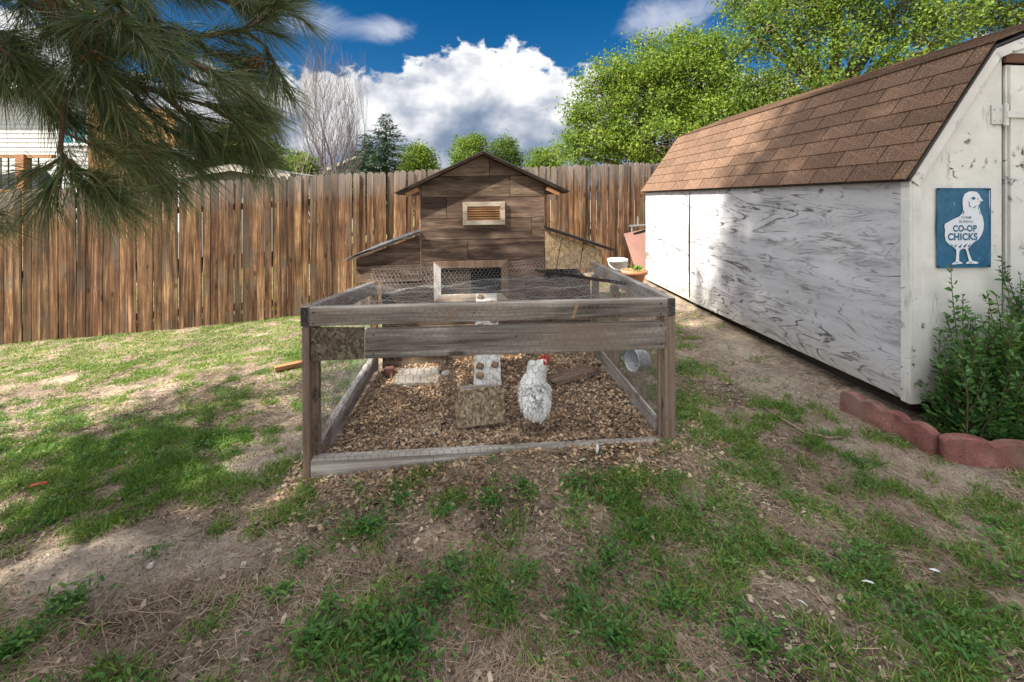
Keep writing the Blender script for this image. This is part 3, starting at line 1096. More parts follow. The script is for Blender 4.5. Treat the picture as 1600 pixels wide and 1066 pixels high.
def sign_pt(px, py):      # pixel of the 1066-px close-up -> sign plane
    return ((px - 155) / (770 - 155) * SGW, (960 - py) / (960 - 170) * SGH)


def flat(poly, name, mat, y, th=0.0006, parent=sign):
    pts = [sign_pt(*p) for p in poly]
    area = sum(pts[i][0] * pts[(i + 1) % len(pts)][1] - pts[(i + 1) % len(pts)][0] * pts[i][1] for i in range(len(pts)))
    if area < 0:
        pts = pts[::-1]
    return MB().prism(pts, y - th, y).build(name, mat, parent)


body = [(445, 320), (448, 270), (470, 225), (515, 202), (560, 198), (610, 206), (640, 235), (655, 265), (684, 292), (650, 306), (635, 345),
        (650, 410), (675, 450), (690, 520), (686, 580), (665, 635), (630, 680), (580, 705), (540, 740), (505, 775), (520, 820), (555, 895),
        (600, 903), (635, 915), (600, 928), (545, 922), (490, 926), (482, 915), (520, 898), (500, 830), (482, 780), (455, 770), (425, 782), (408, 800),
        (404, 830), (404, 895), (440, 912), (445, 922), (400, 925), (330, 930), (325, 920), (365, 902), (375, 830), (372, 785),
        (340, 755), (290, 730), (255, 695), (240, 640), (246, 590), (238, 555), (240, 525), (290, 500), (350, 472), (410, 450), (440, 420), (450, 380)]
chick = flat(body, 'chick_figure', M_SIGNW, -0.0078)
flat([(534, 268), (575, 250), (595, 268), (575, 286)], 'eye', M_SIGNB, -0.0088, parent=chick)
flat([(610, 272), (622, 266), (628, 276), (618, 282)], 'nostril', M_SIGNB, -0.0088, parent=chick)
flat([(612, 296), (676, 294), (640, 300)], 'beak_line', M_SIGNB, -0.0088, parent=chick)
for pl in ([(512, 300), (520, 300), (526, 340), (548, 362), (520, 352)], [(556, 350), (580, 358), (602, 335), (598, 350), (580, 368)],
           [(628, 330), (634, 330), (632, 370), (622, 384)], [(452, 385), (462, 400), (455, 430), (446, 425)], [(632, 392), (640, 410), (646, 438), (636, 420)],
           [(345, 745), (385, 728), (360, 760)], [(395, 755), (440, 722), (415, 770)], [(450, 748), (500, 716), (470, 765)], [(500, 750), (540, 715), (515, 760)],
           [(300, 722), (345, 742), (320, 742)], [(508, 905), (560, 908), (530, 914)], [(350, 912), (400, 908), (372, 918)]):
    flat(pl, 'feather_mark', M_SIGNB, -0.0088, parent=chick)


def text_mesh(txt, x0, x1, y0, y1, name, bold):
    cu = bpy.data.curves.new(name, 'FONT')
    cu.body = txt
    cu.size = 1.0
    cu.offset = bold
    cu.extrude = 0.0
    cu.space_character = 1.06
    to = bpy.data.objects.new(name, cu)
    C.objects.link(to)
    dg = bpy.context.evaluated_depsgraph_get()
    me_ = bpy.data.meshes.new_from_object(to.evaluated_get(dg))
    bpy.data.objects.remove(to)
    co = np.array([v_.co[:] for v_ in me_.vertices])
    lo, hi = co.min(0), co.max(0)
    ax, az_ = sign_pt(x0, y1)
    bx, bz = sign_pt(x1, y0)
    nc = np.empty_like(co)
    nc[:, 0] = ax + (co[:, 0] - lo[0]) / (hi[0] - lo[0]) * (bx - ax)
    nc[:, 2] = az_ + (co[:, 1] - lo[1]) / (hi[1] - lo[1]) * (bz - az_)
    nc[:, 1] = -0.0090
    me_.vertices.foreach_set('co', nc.ravel())
    me_.update()
    me_.materials.clear()
    return link(name, me_, M_SIGNB, chick)


text_mesh('FARM', 432, 540, 447, 474, 'lettering', 0.004)
text_mesh('BUREAU', 405, 560, 487, 515, 'lettering', 0.004)
text_mesh('CO-OP', 332, 608, 536, 604, 'lettering', 0.045)
text_mesh('CHICKS', 274, 614, 616, 690, 'lettering', 0.045)
for px, py in ((170, 180), (757, 180), (170, 948), (745, 948)):
    a, c_ = sign_pt(px, py)
    MB().tube([(a, -0.012, c_), (a, -0.006, c_)], 0.004, 8).build('screw', M_NAIL, sign)

# ------------------------------------------------------------------ scalloped border stones
m, g, b = new_mat('red_concrete')
tc = g.add('ShaderNodeTexCoord')
n = g.noise(tc.outputs['Object'], 9.0, 6.0, 0.6, 0.3)
n2 = g.noise(tc.outputs['Object'], 110.0, 5.0, 0.8)
f = g.math('ADD', g.math('MULTIPLY', n, 0.50), g.math('MULTIPLY', n2, 0.52))
col = g.ramp(f, [(0.36, (0.055, 0.024, 0.021)), (0.48, (0.165, 0.066, 0.056)), (0.60, (0.265, 0.118, 0.098)), (0.7, (0.42, 0.28, 0.24))])
col = g.mix(g.mapr(g.noise(tc.outputs['Object'], 5.0, 5.0, 0.65, 0.4), 0.50, 0.66, 0.0, 0.65, True), col, (0.19, 0.135, 0.105))
g.l.new(col, b.inputs['Base Color'])
b.inputs['Roughness'].default_value = 0.92
g.l.new(g.bump(f, 1.0, 0.010), b.inputs['Normal'])
M_REDC = m


def border_stone(p, q, label, nsc=4, hgt=0.135):
    p = Vector(p)
    q = Vector(q)
    L = (q - p).length
    rz = math.atan2(q.y - p.y, q.x - p.x)
    poly = [(0, -0.06), (L, -0.06)]
    top_ = []
    for i in range(nsc):
        for k in range(9):
            t = (i + k / 8) / nsc
            top_.append((t * L, hgt - 0.024 + 0.024 * math.sin(PI * k / 8) ** 0.65))
    # drop duplicates at the joints between scallops
    seen = []
    for t in top_:
        if not seen or abs(seen[-1][0] - t[0]) > 1e-4:
            seen.append(t)
    poly += seen[::-1]
    o_ = MB().prism(poly, -0.0275, 0.0275).build('border_stone', M_REDC, None, 0.004, seg=1)
    o_.location = p
    o_.rotation_euler = (0, -math.asin((q.z - p.z) / L), rz)
    return tag(o_, label, 'edging stone', 'red scalloped border stones')


a = G(1317, 640)
b_ = G(1462, 712)
border_stone(b_ + Vector((0.0, -0.0, 0)), a, 'red scalloped edging stone running back along the shed wall', 4, 0.125)
c_ = G(1470, 716)
d_ = G(1640, 738)
border_stone(c_, d_, 'red scalloped edging stone in front of the green shrub', 2, 0.118)

# ------------------------------------------------------------------ chicken coop
coop = thing('chicken_coop', 'brown plank chicken coop with a peaked roof and nest boxes either side', 'coop', COOP_O, RUN_RZ)
coop.rotation_euler = (0, math.radians(-0.6), RUN_RZ)
HW = 0.487
SLP = 0.47
APZ = 1.60


def clip_gable(x0, x1, z0, z1, slope_l=None):
    """board rectangle cut by the roof line"""
    pts = [(x0, z0), (x1, z0), (x1, z1), (x0, z1)]
    for sgn in (1, -1):      # keep  z <= APZ - SLP*sgn*x
        out = []
        for i in range(len(pts)):
            a, b__ = pts[i], pts[(i + 1) % len(pts)]
            fa = APZ - SLP * sgn * a[0] - a[1]
            fb = APZ - SLP * sgn * b__[0] - b__[1]
            if fa >= 0:
                out.append(a)
            if fa * fb < 0:
                t = fa / (fa - fb)
                out.append((a[0] + (b__[0] - a[0]) * t, a[1] + (b__[1] - a[1]) * t))
        pts = out
        if len(pts) < 3:
            return []
    return pts


def plank_poly(poly, y0=0.0, th=0.012, parent=coop):
    if len(poly) < 3:
        return None
    j = random.uniform(0, 0.0015)
    return MB().prism(poly, y0 - th - j, y0).build('plank', W_COOP, parent, 0.0015)


ge = 0.0016
rowz = [1.60, 1.437, 1.27, 1.103, 0.937, 0.770, 0.603, 0.436, 0.269, 0.102, -0.06]
joints = {0: [0.05], 1: [0.215], 2: [-0.29], 3: [0.385], 4: [-0.127], 5: [], 6: [0.33], 7: [-0.2], 8: [0.1], 9: [-0.3]}
DX0, DX1, DZ0, DZ1 = -0.335, 0.135, 0.505, 0.715        # pop-hole opening
wide = (-0.80, 0.86)
for r in range(len(rowz) - 1):
    z1, z0 = rowz[r], rowz[r + 1]
    x0, x1 = (-HW, HW) if r < 6 else wide
    cuts = [x0] + joints.get(r, []) + [x1]
    for a, b__ in zip(cuts[:-1], cuts[1:]):
        rects = [(a, b__, z0, z1)]
        if z0 < DZ1 and z1 > DZ0:
            new = []
            for (p0, p1, q0, q1) in rects:
                if p0 < DX0:
                    new.append((p0, min(p1, DX0), q0, q1))
                if p1 > DX1:
                    new.append((max(p0, DX1), p1, q0, q1))
                m0, m1 = max(p0, DX0), min(p1, DX1)
                if m1 > m0:
                    if q0 < DZ0:
                        new.append((m0, m1, q0, DZ0))
                    if q1 > DZ1:
                        new.append((m0, m1, DZ1, q1))
            rects = new
        for (p0, p1, q0, q1) in rects:
            if p1 - p0 > 0.02 and q1 - q0 > 0.02:
                plank_poly(clip_gable(p0 + ge, p1 - ge, q0 + ge, q1 - ge))
# carcass behind the boards
car = MB()
car.box(-HW, -HW + 0.015, 0.016, 1.1, -0.06, APZ - SLP * HW - 0.02)
car.box(HW - 0.015, HW, 0.016, 1.1, -0.06, APZ - SLP * HW - 0.02)
car.prism([(-HW, -0.06), (HW, -0.06), (HW, APZ - SLP * HW - .02), (0, APZ - 0.02), (-HW, APZ - SLP * HW - .02)], 1.085, 1.1)
car.box(-HW + 0.015, HW - 0.015, 0.016, 1.085, 0.42, 0.43)
# sheathing behind the front boards, open at the pop hole
for (p0, p1, q0, q1) in ((-HW + .016, DX0, -0.06, 1.35), (DX1, HW - .016, -0.06, 1.35), (DX0, DX1, -0.06, DZ0), (DX0, DX1, DZ1, 1.35)):
    car.box(p0, p1, 0.001, 0.012, q0, q1)
car.prism([(-HW + .016, 1.351), (HW - .016, 1.351), (0.0, APZ - 0.03)], 0.001, 0.012)
car.box(wide[0] + .004, -HW - .001, 0.001, 0.6, -0.06, 0.598)
car.box(HW + .001, wide[1] - .004, 0.001, 0.6, -0.06, 0.598)
car.build('carcass', M_BLACK, coop)
# corner strips
MB().box(-HW - 0.014, -HW - 0.001, -0.010, 0.03, 0.62, APZ - SLP * HW - 0.03).build('corner_strip', W_GREYZ, coop, 0.001)
# roof
for s in (-1, 1):
    e = 0.665
    pts = [(0, APZ + 0.006), (s * e, APZ + 0.006 - SLP * e), (s * e, APZ + 0.020 - SLP * e), (0, APZ + 0.020)]
    if s > 0:
        pts = pts[::-1]
    rp = MB().prism(pts, -0.085, 1.18).build('roof_board', W_COOP, coop)
    pts = [(0, APZ + 0.0215), (s * (e + .012), APZ + 0.0215 - SLP * (e + .012)), (s * (e + .012), APZ + 0.030 - SLP * (e + .012)), (0, APZ + 0.031)]
    if s > 0:
        pts = pts[::-1]
    MB().prism(pts, -0.10, 1.19).build('roof_felt', M_FELT, rp)
    # rafter tail under the overhang
    MB().bar((s * 0.50, -0.045, APZ - 0.03 - SLP * 0.50), (s * 0.60, -0.045, APZ - 0.03 - SLP * 0.60), 0.03, 0.045, (0, 1, 0)).build('rafter_tail', W_LOUVRE, rp)
# louvred vent
vent = thing('vent', None, None)
vent.parent = coop
VX0, VX1, VZ0, VZ1 = -0.163, 0.170, 1.050, 1.232
fw = 0.036


def frame4(x0, x1, z0, z1, fw_, y, th, mats, parent, name='frame_member'):
    quads_ = [((x0, z0), (x1, z0), (x1 - fw_, z0 + fw_), (x0 + fw_, z0 + fw_)),
              ((x1, z0), (x1, z1), (x1 - fw_, z1 - fw_), (x1 - fw_, z0 + fw_)),
              ((x1, z1), (x0, z1), (x0 + fw_, z1 - fw_), (x1 - fw_, z1 - fw_)),
              ((x0, z1), (x0, z0), (x0 + fw_, z0 + fw_), (x0 + fw_, z1 - fw_))]
    for q, mt in zip(quads_, mats):
        MB().prism(list(q), y - th, y - 0.0005).build(name, mt, parent, 0.0015)


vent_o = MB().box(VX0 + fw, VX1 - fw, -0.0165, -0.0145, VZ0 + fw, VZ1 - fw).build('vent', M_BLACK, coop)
bpy.data.objects.remove(vent)
frame4(VX0, VX1, VZ0, VZ1, fw, -0.0142, 0.022, [W_TRIM] * 4, vent_o)
frame4(VX0 + fw - .001, VX1 - fw + .001, VZ0 + fw - .001, VZ1 - fw + .001, 0.010, -0.017, 0.013, [W_LOUVRE] * 4, vent_o, 'inner_frame')
for k in range(5):
    z = VZ0 + fw + 0.014 + k * 0.0195
    MB().hexa([(VX0 + fw + .010, -0.031, z), (VX1 - fw - .010, -0.031, z), (VX1 - fw - .010, -0.018, z + 0.012), (VX0 + fw + .010, -0.018, z + 0.012),
               (VX0 + fw + .010, -0.031, z + 0.006), (VX1 - fw - .010, -0.031, z + 0.006), (VX1 - fw - .010, -0.018, z + 0.018), (VX0 + fw + .010, -0.018, z + 0.018)]
              ).build('slat', W_LOUVRE, vent_o)
# pop door: frame, sliding shutter, hex wire
W_TRIMZ = wood('pale_upright_timber', [(0.30, 0.26, 0.21), (0.48, 0.45, 0.41), (0.62, 0.60, 0.57)], 'z', 14.0, 0.08, 0.02, 0.05, False, 0.8, 0.3)
W_TRIMB = wood('brown_trim_timber', [(0.11, 0.065, 0.038), (0.22, 0.14, 0.09), (0.34, 0.24, 0.165)], 'z', 14.0, 0.08, 0.02, 0.1, False, 0.8, 0.3)
pop = MB().box(DX0 + .002, -0.105, 0.014, 0.022, DZ0 + .002, DZ1 - .002).build('pop_door', W_COOP, coop, 0.001)
frame4(DX0 - 0.058, DX1 + 0.055, DZ0 - 0.053, DZ1 + 0.055, 0.056, -0.0142, 0.020, [W_TRIM, W_TRIMB, W_TRIMB, W_TRIMZ], pop)
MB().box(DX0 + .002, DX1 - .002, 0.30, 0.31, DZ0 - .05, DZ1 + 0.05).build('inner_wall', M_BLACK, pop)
# nest box, left
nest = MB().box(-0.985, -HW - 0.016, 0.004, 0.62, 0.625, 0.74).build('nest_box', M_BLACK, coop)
nest['label'] = 'left nest box clad with dark planks'


def nest_roof_z(x):
    return 0.995 - (abs(x) - HW) * 0.37


for z0, z1, xr in ((0.615, 0.745, -HW - 0.016), (0.748, 1.2, -HW - 0.016)):
    pl = [(-0.99, z0), (xr, z0), (xr, min(z1, nest_roof_z(xr) - 0.012)), (-0.99, min(z1, nest_roof_z(-0.99) - 0.012))]
    if pl[3][1] > pl[0][1] + 0.005:
        MB().prism(pl, -0.008, 0.003).build('plank', W_COOP, nest, 0.0015)
    else:
        xa = -(HW + (0.995 - 0.012 - z0) / 0.37)
        MB().prism([(xa, z0), (xr, z0), pl[2]], -0.008, 0.003).build('plank', W_COOP, nest, 0.0015)
MB().box(-0.99, -0.978, 0.004, 0.62, 0.615, 0.755).build('plank', W_COOP, nest)
xl = -1.05
pts = [(-HW - 0.015, nest_roof_z(-HW - .015)), (-HW - .015, nest_roof_z(-HW - .015) + .014), (xl, nest_roof_z(xl) + .014), (xl, nest_roof_z(xl))]
lid = MB().prism(pts, -0.05, 0.66).build('lid', W_GREY, nest, 0.001)
fl = MB()
for k in range(7):
    t0, t1 = k / 7, (k + 1) / 7
    xa, xb = -HW - 0.012 + (xl - 0.015 + HW + 0.012) * t0, -HW - 0.012 + (xl - 0.015 + HW + 0.012) * t1
    for j in range(6):
        ya, yb = -0.06 + 0.73 * j / 6, -0.06 + 0.73 * (j + 1) / 6
        f_ = lambda xx, yy: nest_roof_z(xx) + 0.018 + 0.010 * math.sin(yy * 17 + xx * 3) * math.sin(xx * 13 + 1)
        fl.addf([(xa, ya, f_(xa, ya)), (xb, ya, f_(xb, ya)), (xb, yb, f_(xb, yb)), (xa, yb, f_(xa, yb))], [(0, 3, 2, 1)])
m, g, b = new_mat('torn_felt')
tc = g.add('ShaderNodeTexCoord')
n = g.noise(g.vmath('MULTIPLY', tc.outputs['Object'], (0.5, 3.0, 1.0)), 4.0, 5.0, 0.6, 0.6)
g.l.new(g.ramp(n, [(0.48, (0.035, 0.036, 0.042)), (0.60, (0.10, 0.10, 0.115)), (0.66, (0.42, 0.42, 0.43))]), b.inputs['Base Color'])
b.inputs['Roughness'].default_value = 0.8
M_TORN = m
ro = fl.build('roof_felt', M_TORN, nest)
md = ro.modifiers.new('solid', 'SOLIDIFY')
md.thickness = 0.004
md.offset = 1.0
# nest box, right: strand board in three pieces
nest2 = MB().box(HW + 0.004, 0.945, 0.004, 0.62, 0.69, 0.79).build('nest_box', M_BLACK, coop)
nest2['label'] = 'right nest box faced with strand board'
rz2 = lambda xx: 1.005 - (xx - HW) * 0.335
for (b0, b1, t0, t1) in ((HW + .004, 0.575, HW + .004, 0.625), (0.582, 0.765, 0.632, 0.80), (0.772, 0.95, 0.807, 0.95)):
    MB().prism([(b0, 0.685), (b1, 0.685), (t1, rz2(t1) - .012), (t0, rz2(t0) - .012)], -0.012, 0.003).build('panel', M_OSB, nest2, 0.001)
MB().box(0.938, 0.95, 0.004, 0.62, 0.685, rz2(0.95) - 0.014).build('panel', M_OSB, nest2)
pts = [(HW + .001, rz2(HW)), (1.04, rz2(1.04)), (1.04, rz2(1.04) + 0.016), (HW + .001, rz2(HW) + 0.016)]
lid2 = MB().prism(pts, -0.06, 0.66).build('lid', W_COOP, nest2, 0.001)
pts = [(HW + .001, rz2(HW) + .0175), (1.05, rz2(1.05) + .0175), (1.05, rz2(1.05) + 0.025), (HW + .001, rz2(HW) + 0.025)]
MB().prism(pts, -0.07, 0.67).build('roof_felt', M_FELT, nest2)


# ------------------------------------------------------------------ hex wire
def hex_wire(w, h, cell, fmap, rad, name, mat, parent, jitter=0.12, hole=None):
    """hexagonal netting over a w x h sheet, mapped into space by fmap(U,V)->(n,3); twisted pairs run along V"""
    a = cell                       # across flats (horizontal pitch)
    s = a / math.sqrt(3)           # side
    rows = int(h / (1.5 * s)) + 2
    cols = int(w / a) + 2
    E = []
    for r in range(rows):
        for c in range(cols):
            cx = c * a + (a / 2 if r % 2 else 0)
            cy = r * 1.5 * s
            p = [(cx + a / 2, cy - s / 2), (cx + a / 2, cy + s / 2), (cx, cy + s), (cx - a / 2, cy + s / 2)]
            E += [(p[0], p[1]), (p[1], p[2]), (p[2], p[3])]
    E = np.array(E)                # n,2,2
    c = E.mean(1)
    ok = (c[:, 0] > 0) & (c[:, 0] < w) & (c[:, 1] > 0) & (c[:, 1] < h)
    if hole is not None:
        ok &= ~hole(c[:, 0], c[:, 1])
    E = E[ok]
    E[..., 0] = np.clip(E[..., 0], 0, w)
    E[..., 1] = np.clip(E[..., 1], 0, h)
    # same jitter for shared corners
    jx = (_hash(np.round(E[..., 0] * 2000).astype(np.int64), np.round(E[..., 1] * 2000).astype(np.int64), 3) - 0.5) * cell * jitter * 2
    jy = (_hash(np.round(E[..., 0] * 2000).astype(np.int64), np.round(E[..., 1] * 2000).astype(np.int64), 5) - 0.5) * cell * jitter * 2
    A = fmap(E[:, 0, 0] + jx[:, 0], E[:, 0, 1] + jy[:, 0])
    B = fmap(E[:, 1, 0] + jx[:, 1], E[:, 1, 1] + jy[:, 1])
    d = unit(B - A)
    ref = np.where(np.abs(d[:, 2:3]) < 0.9, np.array([[0, 0, 1.0]]), np.array([[1.0, 0, 0]]))
    s1 = unit(np.cross(d, ref))
    s2 = np.cross(d, s1)
    thick = np.where(np.abs(E[:, 0, 0] - E[:, 1, 0]) < 1e-6, rad * 1.45, rad)[:, None]
    n = len(A)
    V = np.empty((n, 6, 3))
    for k in range(3):
        an = 2 * PI * k / 3
        o_ = (s1 * math.cos(an) + s2 * math.sin(an)) * thick
        V[:, k] = A + o_
        V[:, k + 3] = B + o_
    i = np.arange(n)[:, None] * 6
    Q = np.concatenate([i + np.array([[0, 1, 4, 3]]), i + np.array([[1, 2, 5, 4]]), i + np.array([[2, 0, 3, 5]])])
    ob = link(name, mesh_np(name, V.reshape(-1, 3), Q), mat, parent)
    ob['kind'] = 'stuff'
    return ob


WR = 0.0008
# wire over the pop hole
hex_wire(DX1 - DX0, DZ1 - DZ0, 0.030, lambda U, V: np.stack([DX0 + U, -0.004 + 0 * U, DZ0 + V], 1), WR, 'wire_netting', M_WIRE, pop, 0.06)

# ------------------------------------------------------------------ run
run = thing('chicken_run', 'low grey timber chicken run covered with hexagonal wire netting', 'chicken run', RUN_O + Vector((0, 0, -0.013)), RUN_RZ)
run.rotation_euler = (0, -0.0073, RUN_RZ)
W, L = RUN_W, RUN_L
zt = 0.766
# posts
M_ENDG = wood('end_grain', [(0.02, 0.018, 0.018), (0.05, 0.045, 0.043), (0.09, 0.08, 0.075)], 'y', 30.0, 0.5, 0.0, 0.1, False, 0.95, 0.5)
MB().box(0.002, 0.066, 0.040, 0.080, -0.06, 0.672).build('post', W_GREYZ, run, 0.003)
MB().box(W - 0.066, W - 0.004, 0.040, 0.080, -0.06, 0.672).build('post', W_GREYZ, run, 0.003)
MB().box(0.006, 0.036, 0.001, 0.038, -0.07, 0.674).build('post', W_GREYZ, run, 0.003)
MB().box(W - 0.058, W - 0.002, 0.000, 0.0385, -0.06, 0.674).build('post', W_GREYZ, run, 0.003)
# side top rails; end grain shows at the front corners
zbL, zbR = 0.625, 0.745
for x0, x1, zb in ((0.0, 0.038, zbL), (W - 0.038, W, zbR)):
    r = MB().hexa([(x0, 0.0, zt - .089), (x1, 0.0, zt - .089), (x1, L, zb - .089), (x0, L, zb - .089),
                   (x0, 0.0, zt), (x1, 0.0, zt), (x1, L, zb), (x0, L, zb)]).build('top_rail', W_GREYY, run, 0.003)
    MB().box(x0 + .002, x1 - .002, -0.0022, -0.0003, zt - .087, zt - .002).build('end_grain', M_ENDG, r)
# front rails
MB().box(0.0385, W - 0.0385, 0.0, 0.038, zt - 0.090, zt - 0.003).build('top_rail', W_GREY, run, 0.003)
mo = MB().hexa([(0.290, 0.0, 0.518), (W - 0.045, 0.0, 0.514), (W - 0.045, 0.0375, 0.514), (0.290, 0.0375, 0.518),
                (0.292, 0.0, 0.652), (W - 0.045, 0.0, 0.648), (W - 0.045, 0.0375, 0.648), (0.292, 0.0375, 0.652)]).build('front_board', W_GREY, run, 0.003)
MB().hexa([(0.040, 0.012, 0.512), (0.284, 0.008, 0.514), (0.284, 0.020, 0.514), (0.040, 0.024, 0.512),
           (0.044, 0.012, 0.668), (0.286, 0.008, 0.660), (0.286, 0.020, 0.660), (0.044, 0.024, 0.668)]).build('patch_panel', M_OSBD, run, 0.001)
# bottom rails
W_PALE = wood('pale_rail_timber', [(0.10, 0.08, 0.065), (0.25, 0.215, 0.18), (0.40, 0.36, 0.32), (0.56, 0.53, 0.49)], 'x', 18.0, 0.05, 0.01, 0.1, False, 0.9, 0.5)
MB().hexa([(0.040, 0.0, -0.03), (W - 0.06, 0.0, -0.02), (W - 0.06, 0.055, -0.02), (0.040, 0.055, -0.03),
           (0.040, 0.0, 0.058), (W - 0.06, 0.0, 0.060), (W - 0.06, 0.055, 0.060), (0.040, 0.055, 0.058)]).build('bottom_rail', W_PALE, run, 0.003)
for x0, x1 in ((0.012, 0.050), (W - 0.062, W - 0.024)):
    MB().hexa([(x0, 0.081, -0.04), (x1, 0.081, -0.04), (x1, L, -0.03), (x0, L, -0.03),
               (x0, 0.081, 0.082), (x1, 0.081, 0.082), (x1, L, 0.09), (x0, L, 0.09)]).build('bottom_rail', W_GREYY, run, 0.003)
MB().box(W - 0.074, W - 0.0625, 0.085, L, -0.02, 0.15).build('kick_board', W_GREYY, run, 0.002)
# side posts
for x0, y0 in ((W - 0.056, 0.86), (W - 0.056, 1.36), (0.006, 1.36)):
    zz = zt - 0.09 - (y0 / L) * (zt - (zbR if x0 > 1 else zbL)) - 0.004
    MB().box(x0, x0 + 0.050, y0, y0 + 0.06, -0.05, zz).build('post', W_GREYZ, run, 0.003)
# brace stub across the corner of the roof
MB().bar((W - 0.06, 0.55, 0.735), (W - 0.52, 1.36, 0.70), 0.010, 0.02).build('brace', W_DARK, run)
for (xx, ln, ag) in ((0.665, 0.075, 0.95), (1.275, 0.07, 1.25)):
    c0 = Vector((xx, -0.0008, zt - 0.086))
    c1 = c0 + Vector((math.cos(ag) * ln, 0, math.sin(ag) * ln))
    MB().bar(c0, c1, 0.0025, 0.015, (1, 0, 0)).build('split_knot', W_BLOCK, run)
# nails and staples
for i, (xx, zz) in enumerate([(0.06, 0.74), (0.06, 0.69), (W - .075, .74), (W - .075, .69), (0.33, 0.63), (0.33, 0.54), (W - .075, .63), (W - .075, .54), (1.0, .60), (.8, .72)]):
    MB().tube([(xx, -0.004, zz), (xx, 0.0005, zz)], 0.004, 7).build('nail', M_NAIL, run)


def wig(a, b__, s=0, amp=0.006, f=6.0):
    return (fbm(a * f, b__ * f, 50 + s, 3) - 0.5) * 2 * amp


# netting: front, left, right and sagging top
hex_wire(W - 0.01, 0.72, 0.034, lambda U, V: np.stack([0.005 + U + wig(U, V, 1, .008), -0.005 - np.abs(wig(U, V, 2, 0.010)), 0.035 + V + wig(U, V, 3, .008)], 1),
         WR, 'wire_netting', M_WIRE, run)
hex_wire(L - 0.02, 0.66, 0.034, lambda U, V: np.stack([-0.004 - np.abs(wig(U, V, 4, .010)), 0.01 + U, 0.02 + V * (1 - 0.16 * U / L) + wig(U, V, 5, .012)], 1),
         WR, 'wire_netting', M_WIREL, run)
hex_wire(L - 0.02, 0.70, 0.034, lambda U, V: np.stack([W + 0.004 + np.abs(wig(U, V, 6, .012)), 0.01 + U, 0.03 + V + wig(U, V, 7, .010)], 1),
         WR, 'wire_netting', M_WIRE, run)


def top_map(U, V):
    u, w_ = U / W, V / (L + 0.02)
    ztop = zt + 0.005 + (zbL - zt) * w_ * (1 - u) + (zbR - zt) * w_ * u
    inn = np.clip(np.minimum(np.minimum(u, 1 - u) * W, np.minimum(w_ * 3, 1 - w_) * L) / 0.25, 0, 1)
    sag = 0.055 * sstep(0, 1, inn)
    edge = sstep(0.86, 1.0, w_)
    z = ztop - sag + wig(U, V, 8, 0.028, 5.0) * inn + edge * (0.05 + 0.05 * np.abs(2 * u - 1))
    return np.stack([U + wig(U, V, 9, .012), 0.01 + np.minimum(V, L - 0.03) + wig(U, V, 10, .006), z], 1)


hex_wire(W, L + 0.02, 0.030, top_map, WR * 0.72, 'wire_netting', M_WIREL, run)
# a second, bunched layer of netting against the coop wall and at the right corner
def bunch(U, V):
    u = U / 1.5
    return np.stack([0.12 + U + wig(U, V, 12, .03), L - 0.045 - 0.22 * (1 - V / 0.3) + wig(U, V, 13, .05), 0.60 + V * (0.55 + 0.35 * np.abs(2 * u - 1)) + wig(U, V, 14, .04)], 1)


hex_wire(1.5, 0.22, 0.034, bunch, WR * 0.5, 'wire_netting', M_WIRE, run, 0.2, lambda a, b__: (a > 0.42) & (a < 0.98))


def corner(U, V):
    return np.stack([W - 0.30 + U + wig(U, V, 15, .02), L - 0.05 - (U / 0.30) * 0.55 - 0.05 + wig(U, V, 16, .02), 0.56 + V + wig(U, V, 17, .015)], 1)


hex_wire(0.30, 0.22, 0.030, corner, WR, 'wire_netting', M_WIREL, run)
# frayed netting gathered at the foot of the right post
fr = MB()
for k in range(26):
    p = Vector((W + random.uniform(-0.02, 0.05), random.uniform(-0.02, 0.05), random.uniform(0.0, 0.16)))
    q = p + Vector((random.uniform(-0.05, 0.07), random.uniform(-0.05, 0.03), random.uniform(-0.06, 0.05)))
    fr.tube([p, (p + q) / 2 + Vector((random.uniform(-.015, .015), 0, random.uniform(-.015, .015))), q], 0.0009, 3, False)
fo = fr.build('loose_wire', M_WIRE, run)


def foot(U, V):
    return np.stack([0.055 + V * 0.35 + wig(U, V, 21, .02), 0.06 + U, 0.075 + V * 0.9 + wig(U, V, 22, .03)], 1)


hex_wire(L - 0.1, 0.12, 0.030, foot, WR, 'wire_netting', M_WIREL, run, 0.25)


def rl(x, y, z):     # run frame -> world
    return RUN_O + Matrix.Rotation(RUN_RZ, 3, 'Z') @ Vector((x, y, z))


# ------------------------------------------------------------------ ramp with cleats
m, g, b = new_mat('whitewashed_board')
tc = g.add('ShaderNodeTexCoord')
n = g.noise(tc.outputs['Object'], 24.0, 6.0, 0.65, 0.3)
n2 = g.noise(tc.outputs['Object'], 7.0, 4.0, 0.6, 0.3)
col = g.ramp(g.math('ADD', g.math('MULTIPLY', n, 0.5), g.math('MULTIPLY', n2, 0.5)),
             [(0.34, (0.20, 0.17, 0.13)), (0.46, (0.42, 0.40, 0.36)), (0.58, (0.56, 0.55, 0.53))])
g.l.new(col, b.inputs['Base Color'])
b.inputs['Roughness'].default_value = 0.9
g.l.new(g.bump(n, 0.4, 0.003), b.inputs['Normal'])
M_WHITEB = m
ramp_top = P3(760, 459, 3.545)
ramp_bot = P3(762, 602, 2.62)
ramp_dir = ramp_bot - ramp_top
RLn = ramp_dir.length
ramp = thing('coop_ramp', 'white stained wooden ramp with small brown cleats leading up to the coop', 'ramp', ramp_bot)
yv = (-ramp_dir).normalized()
xv = Vector((1, 0.08, 0)).normalized()
zv = xv.cross(yv).normalized()
xv = yv.cross(zv)
ramp.rotation_mode = 'QUATERNION'
ramp.rotation_quaternion = Matrix((xv, yv, zv)).transposed().to_quaternion()
MB().box(-0.080, 0.080, 0.0, RLn, -0.016, 0.0).build('board', M_WHITEB, ramp, 0.002)
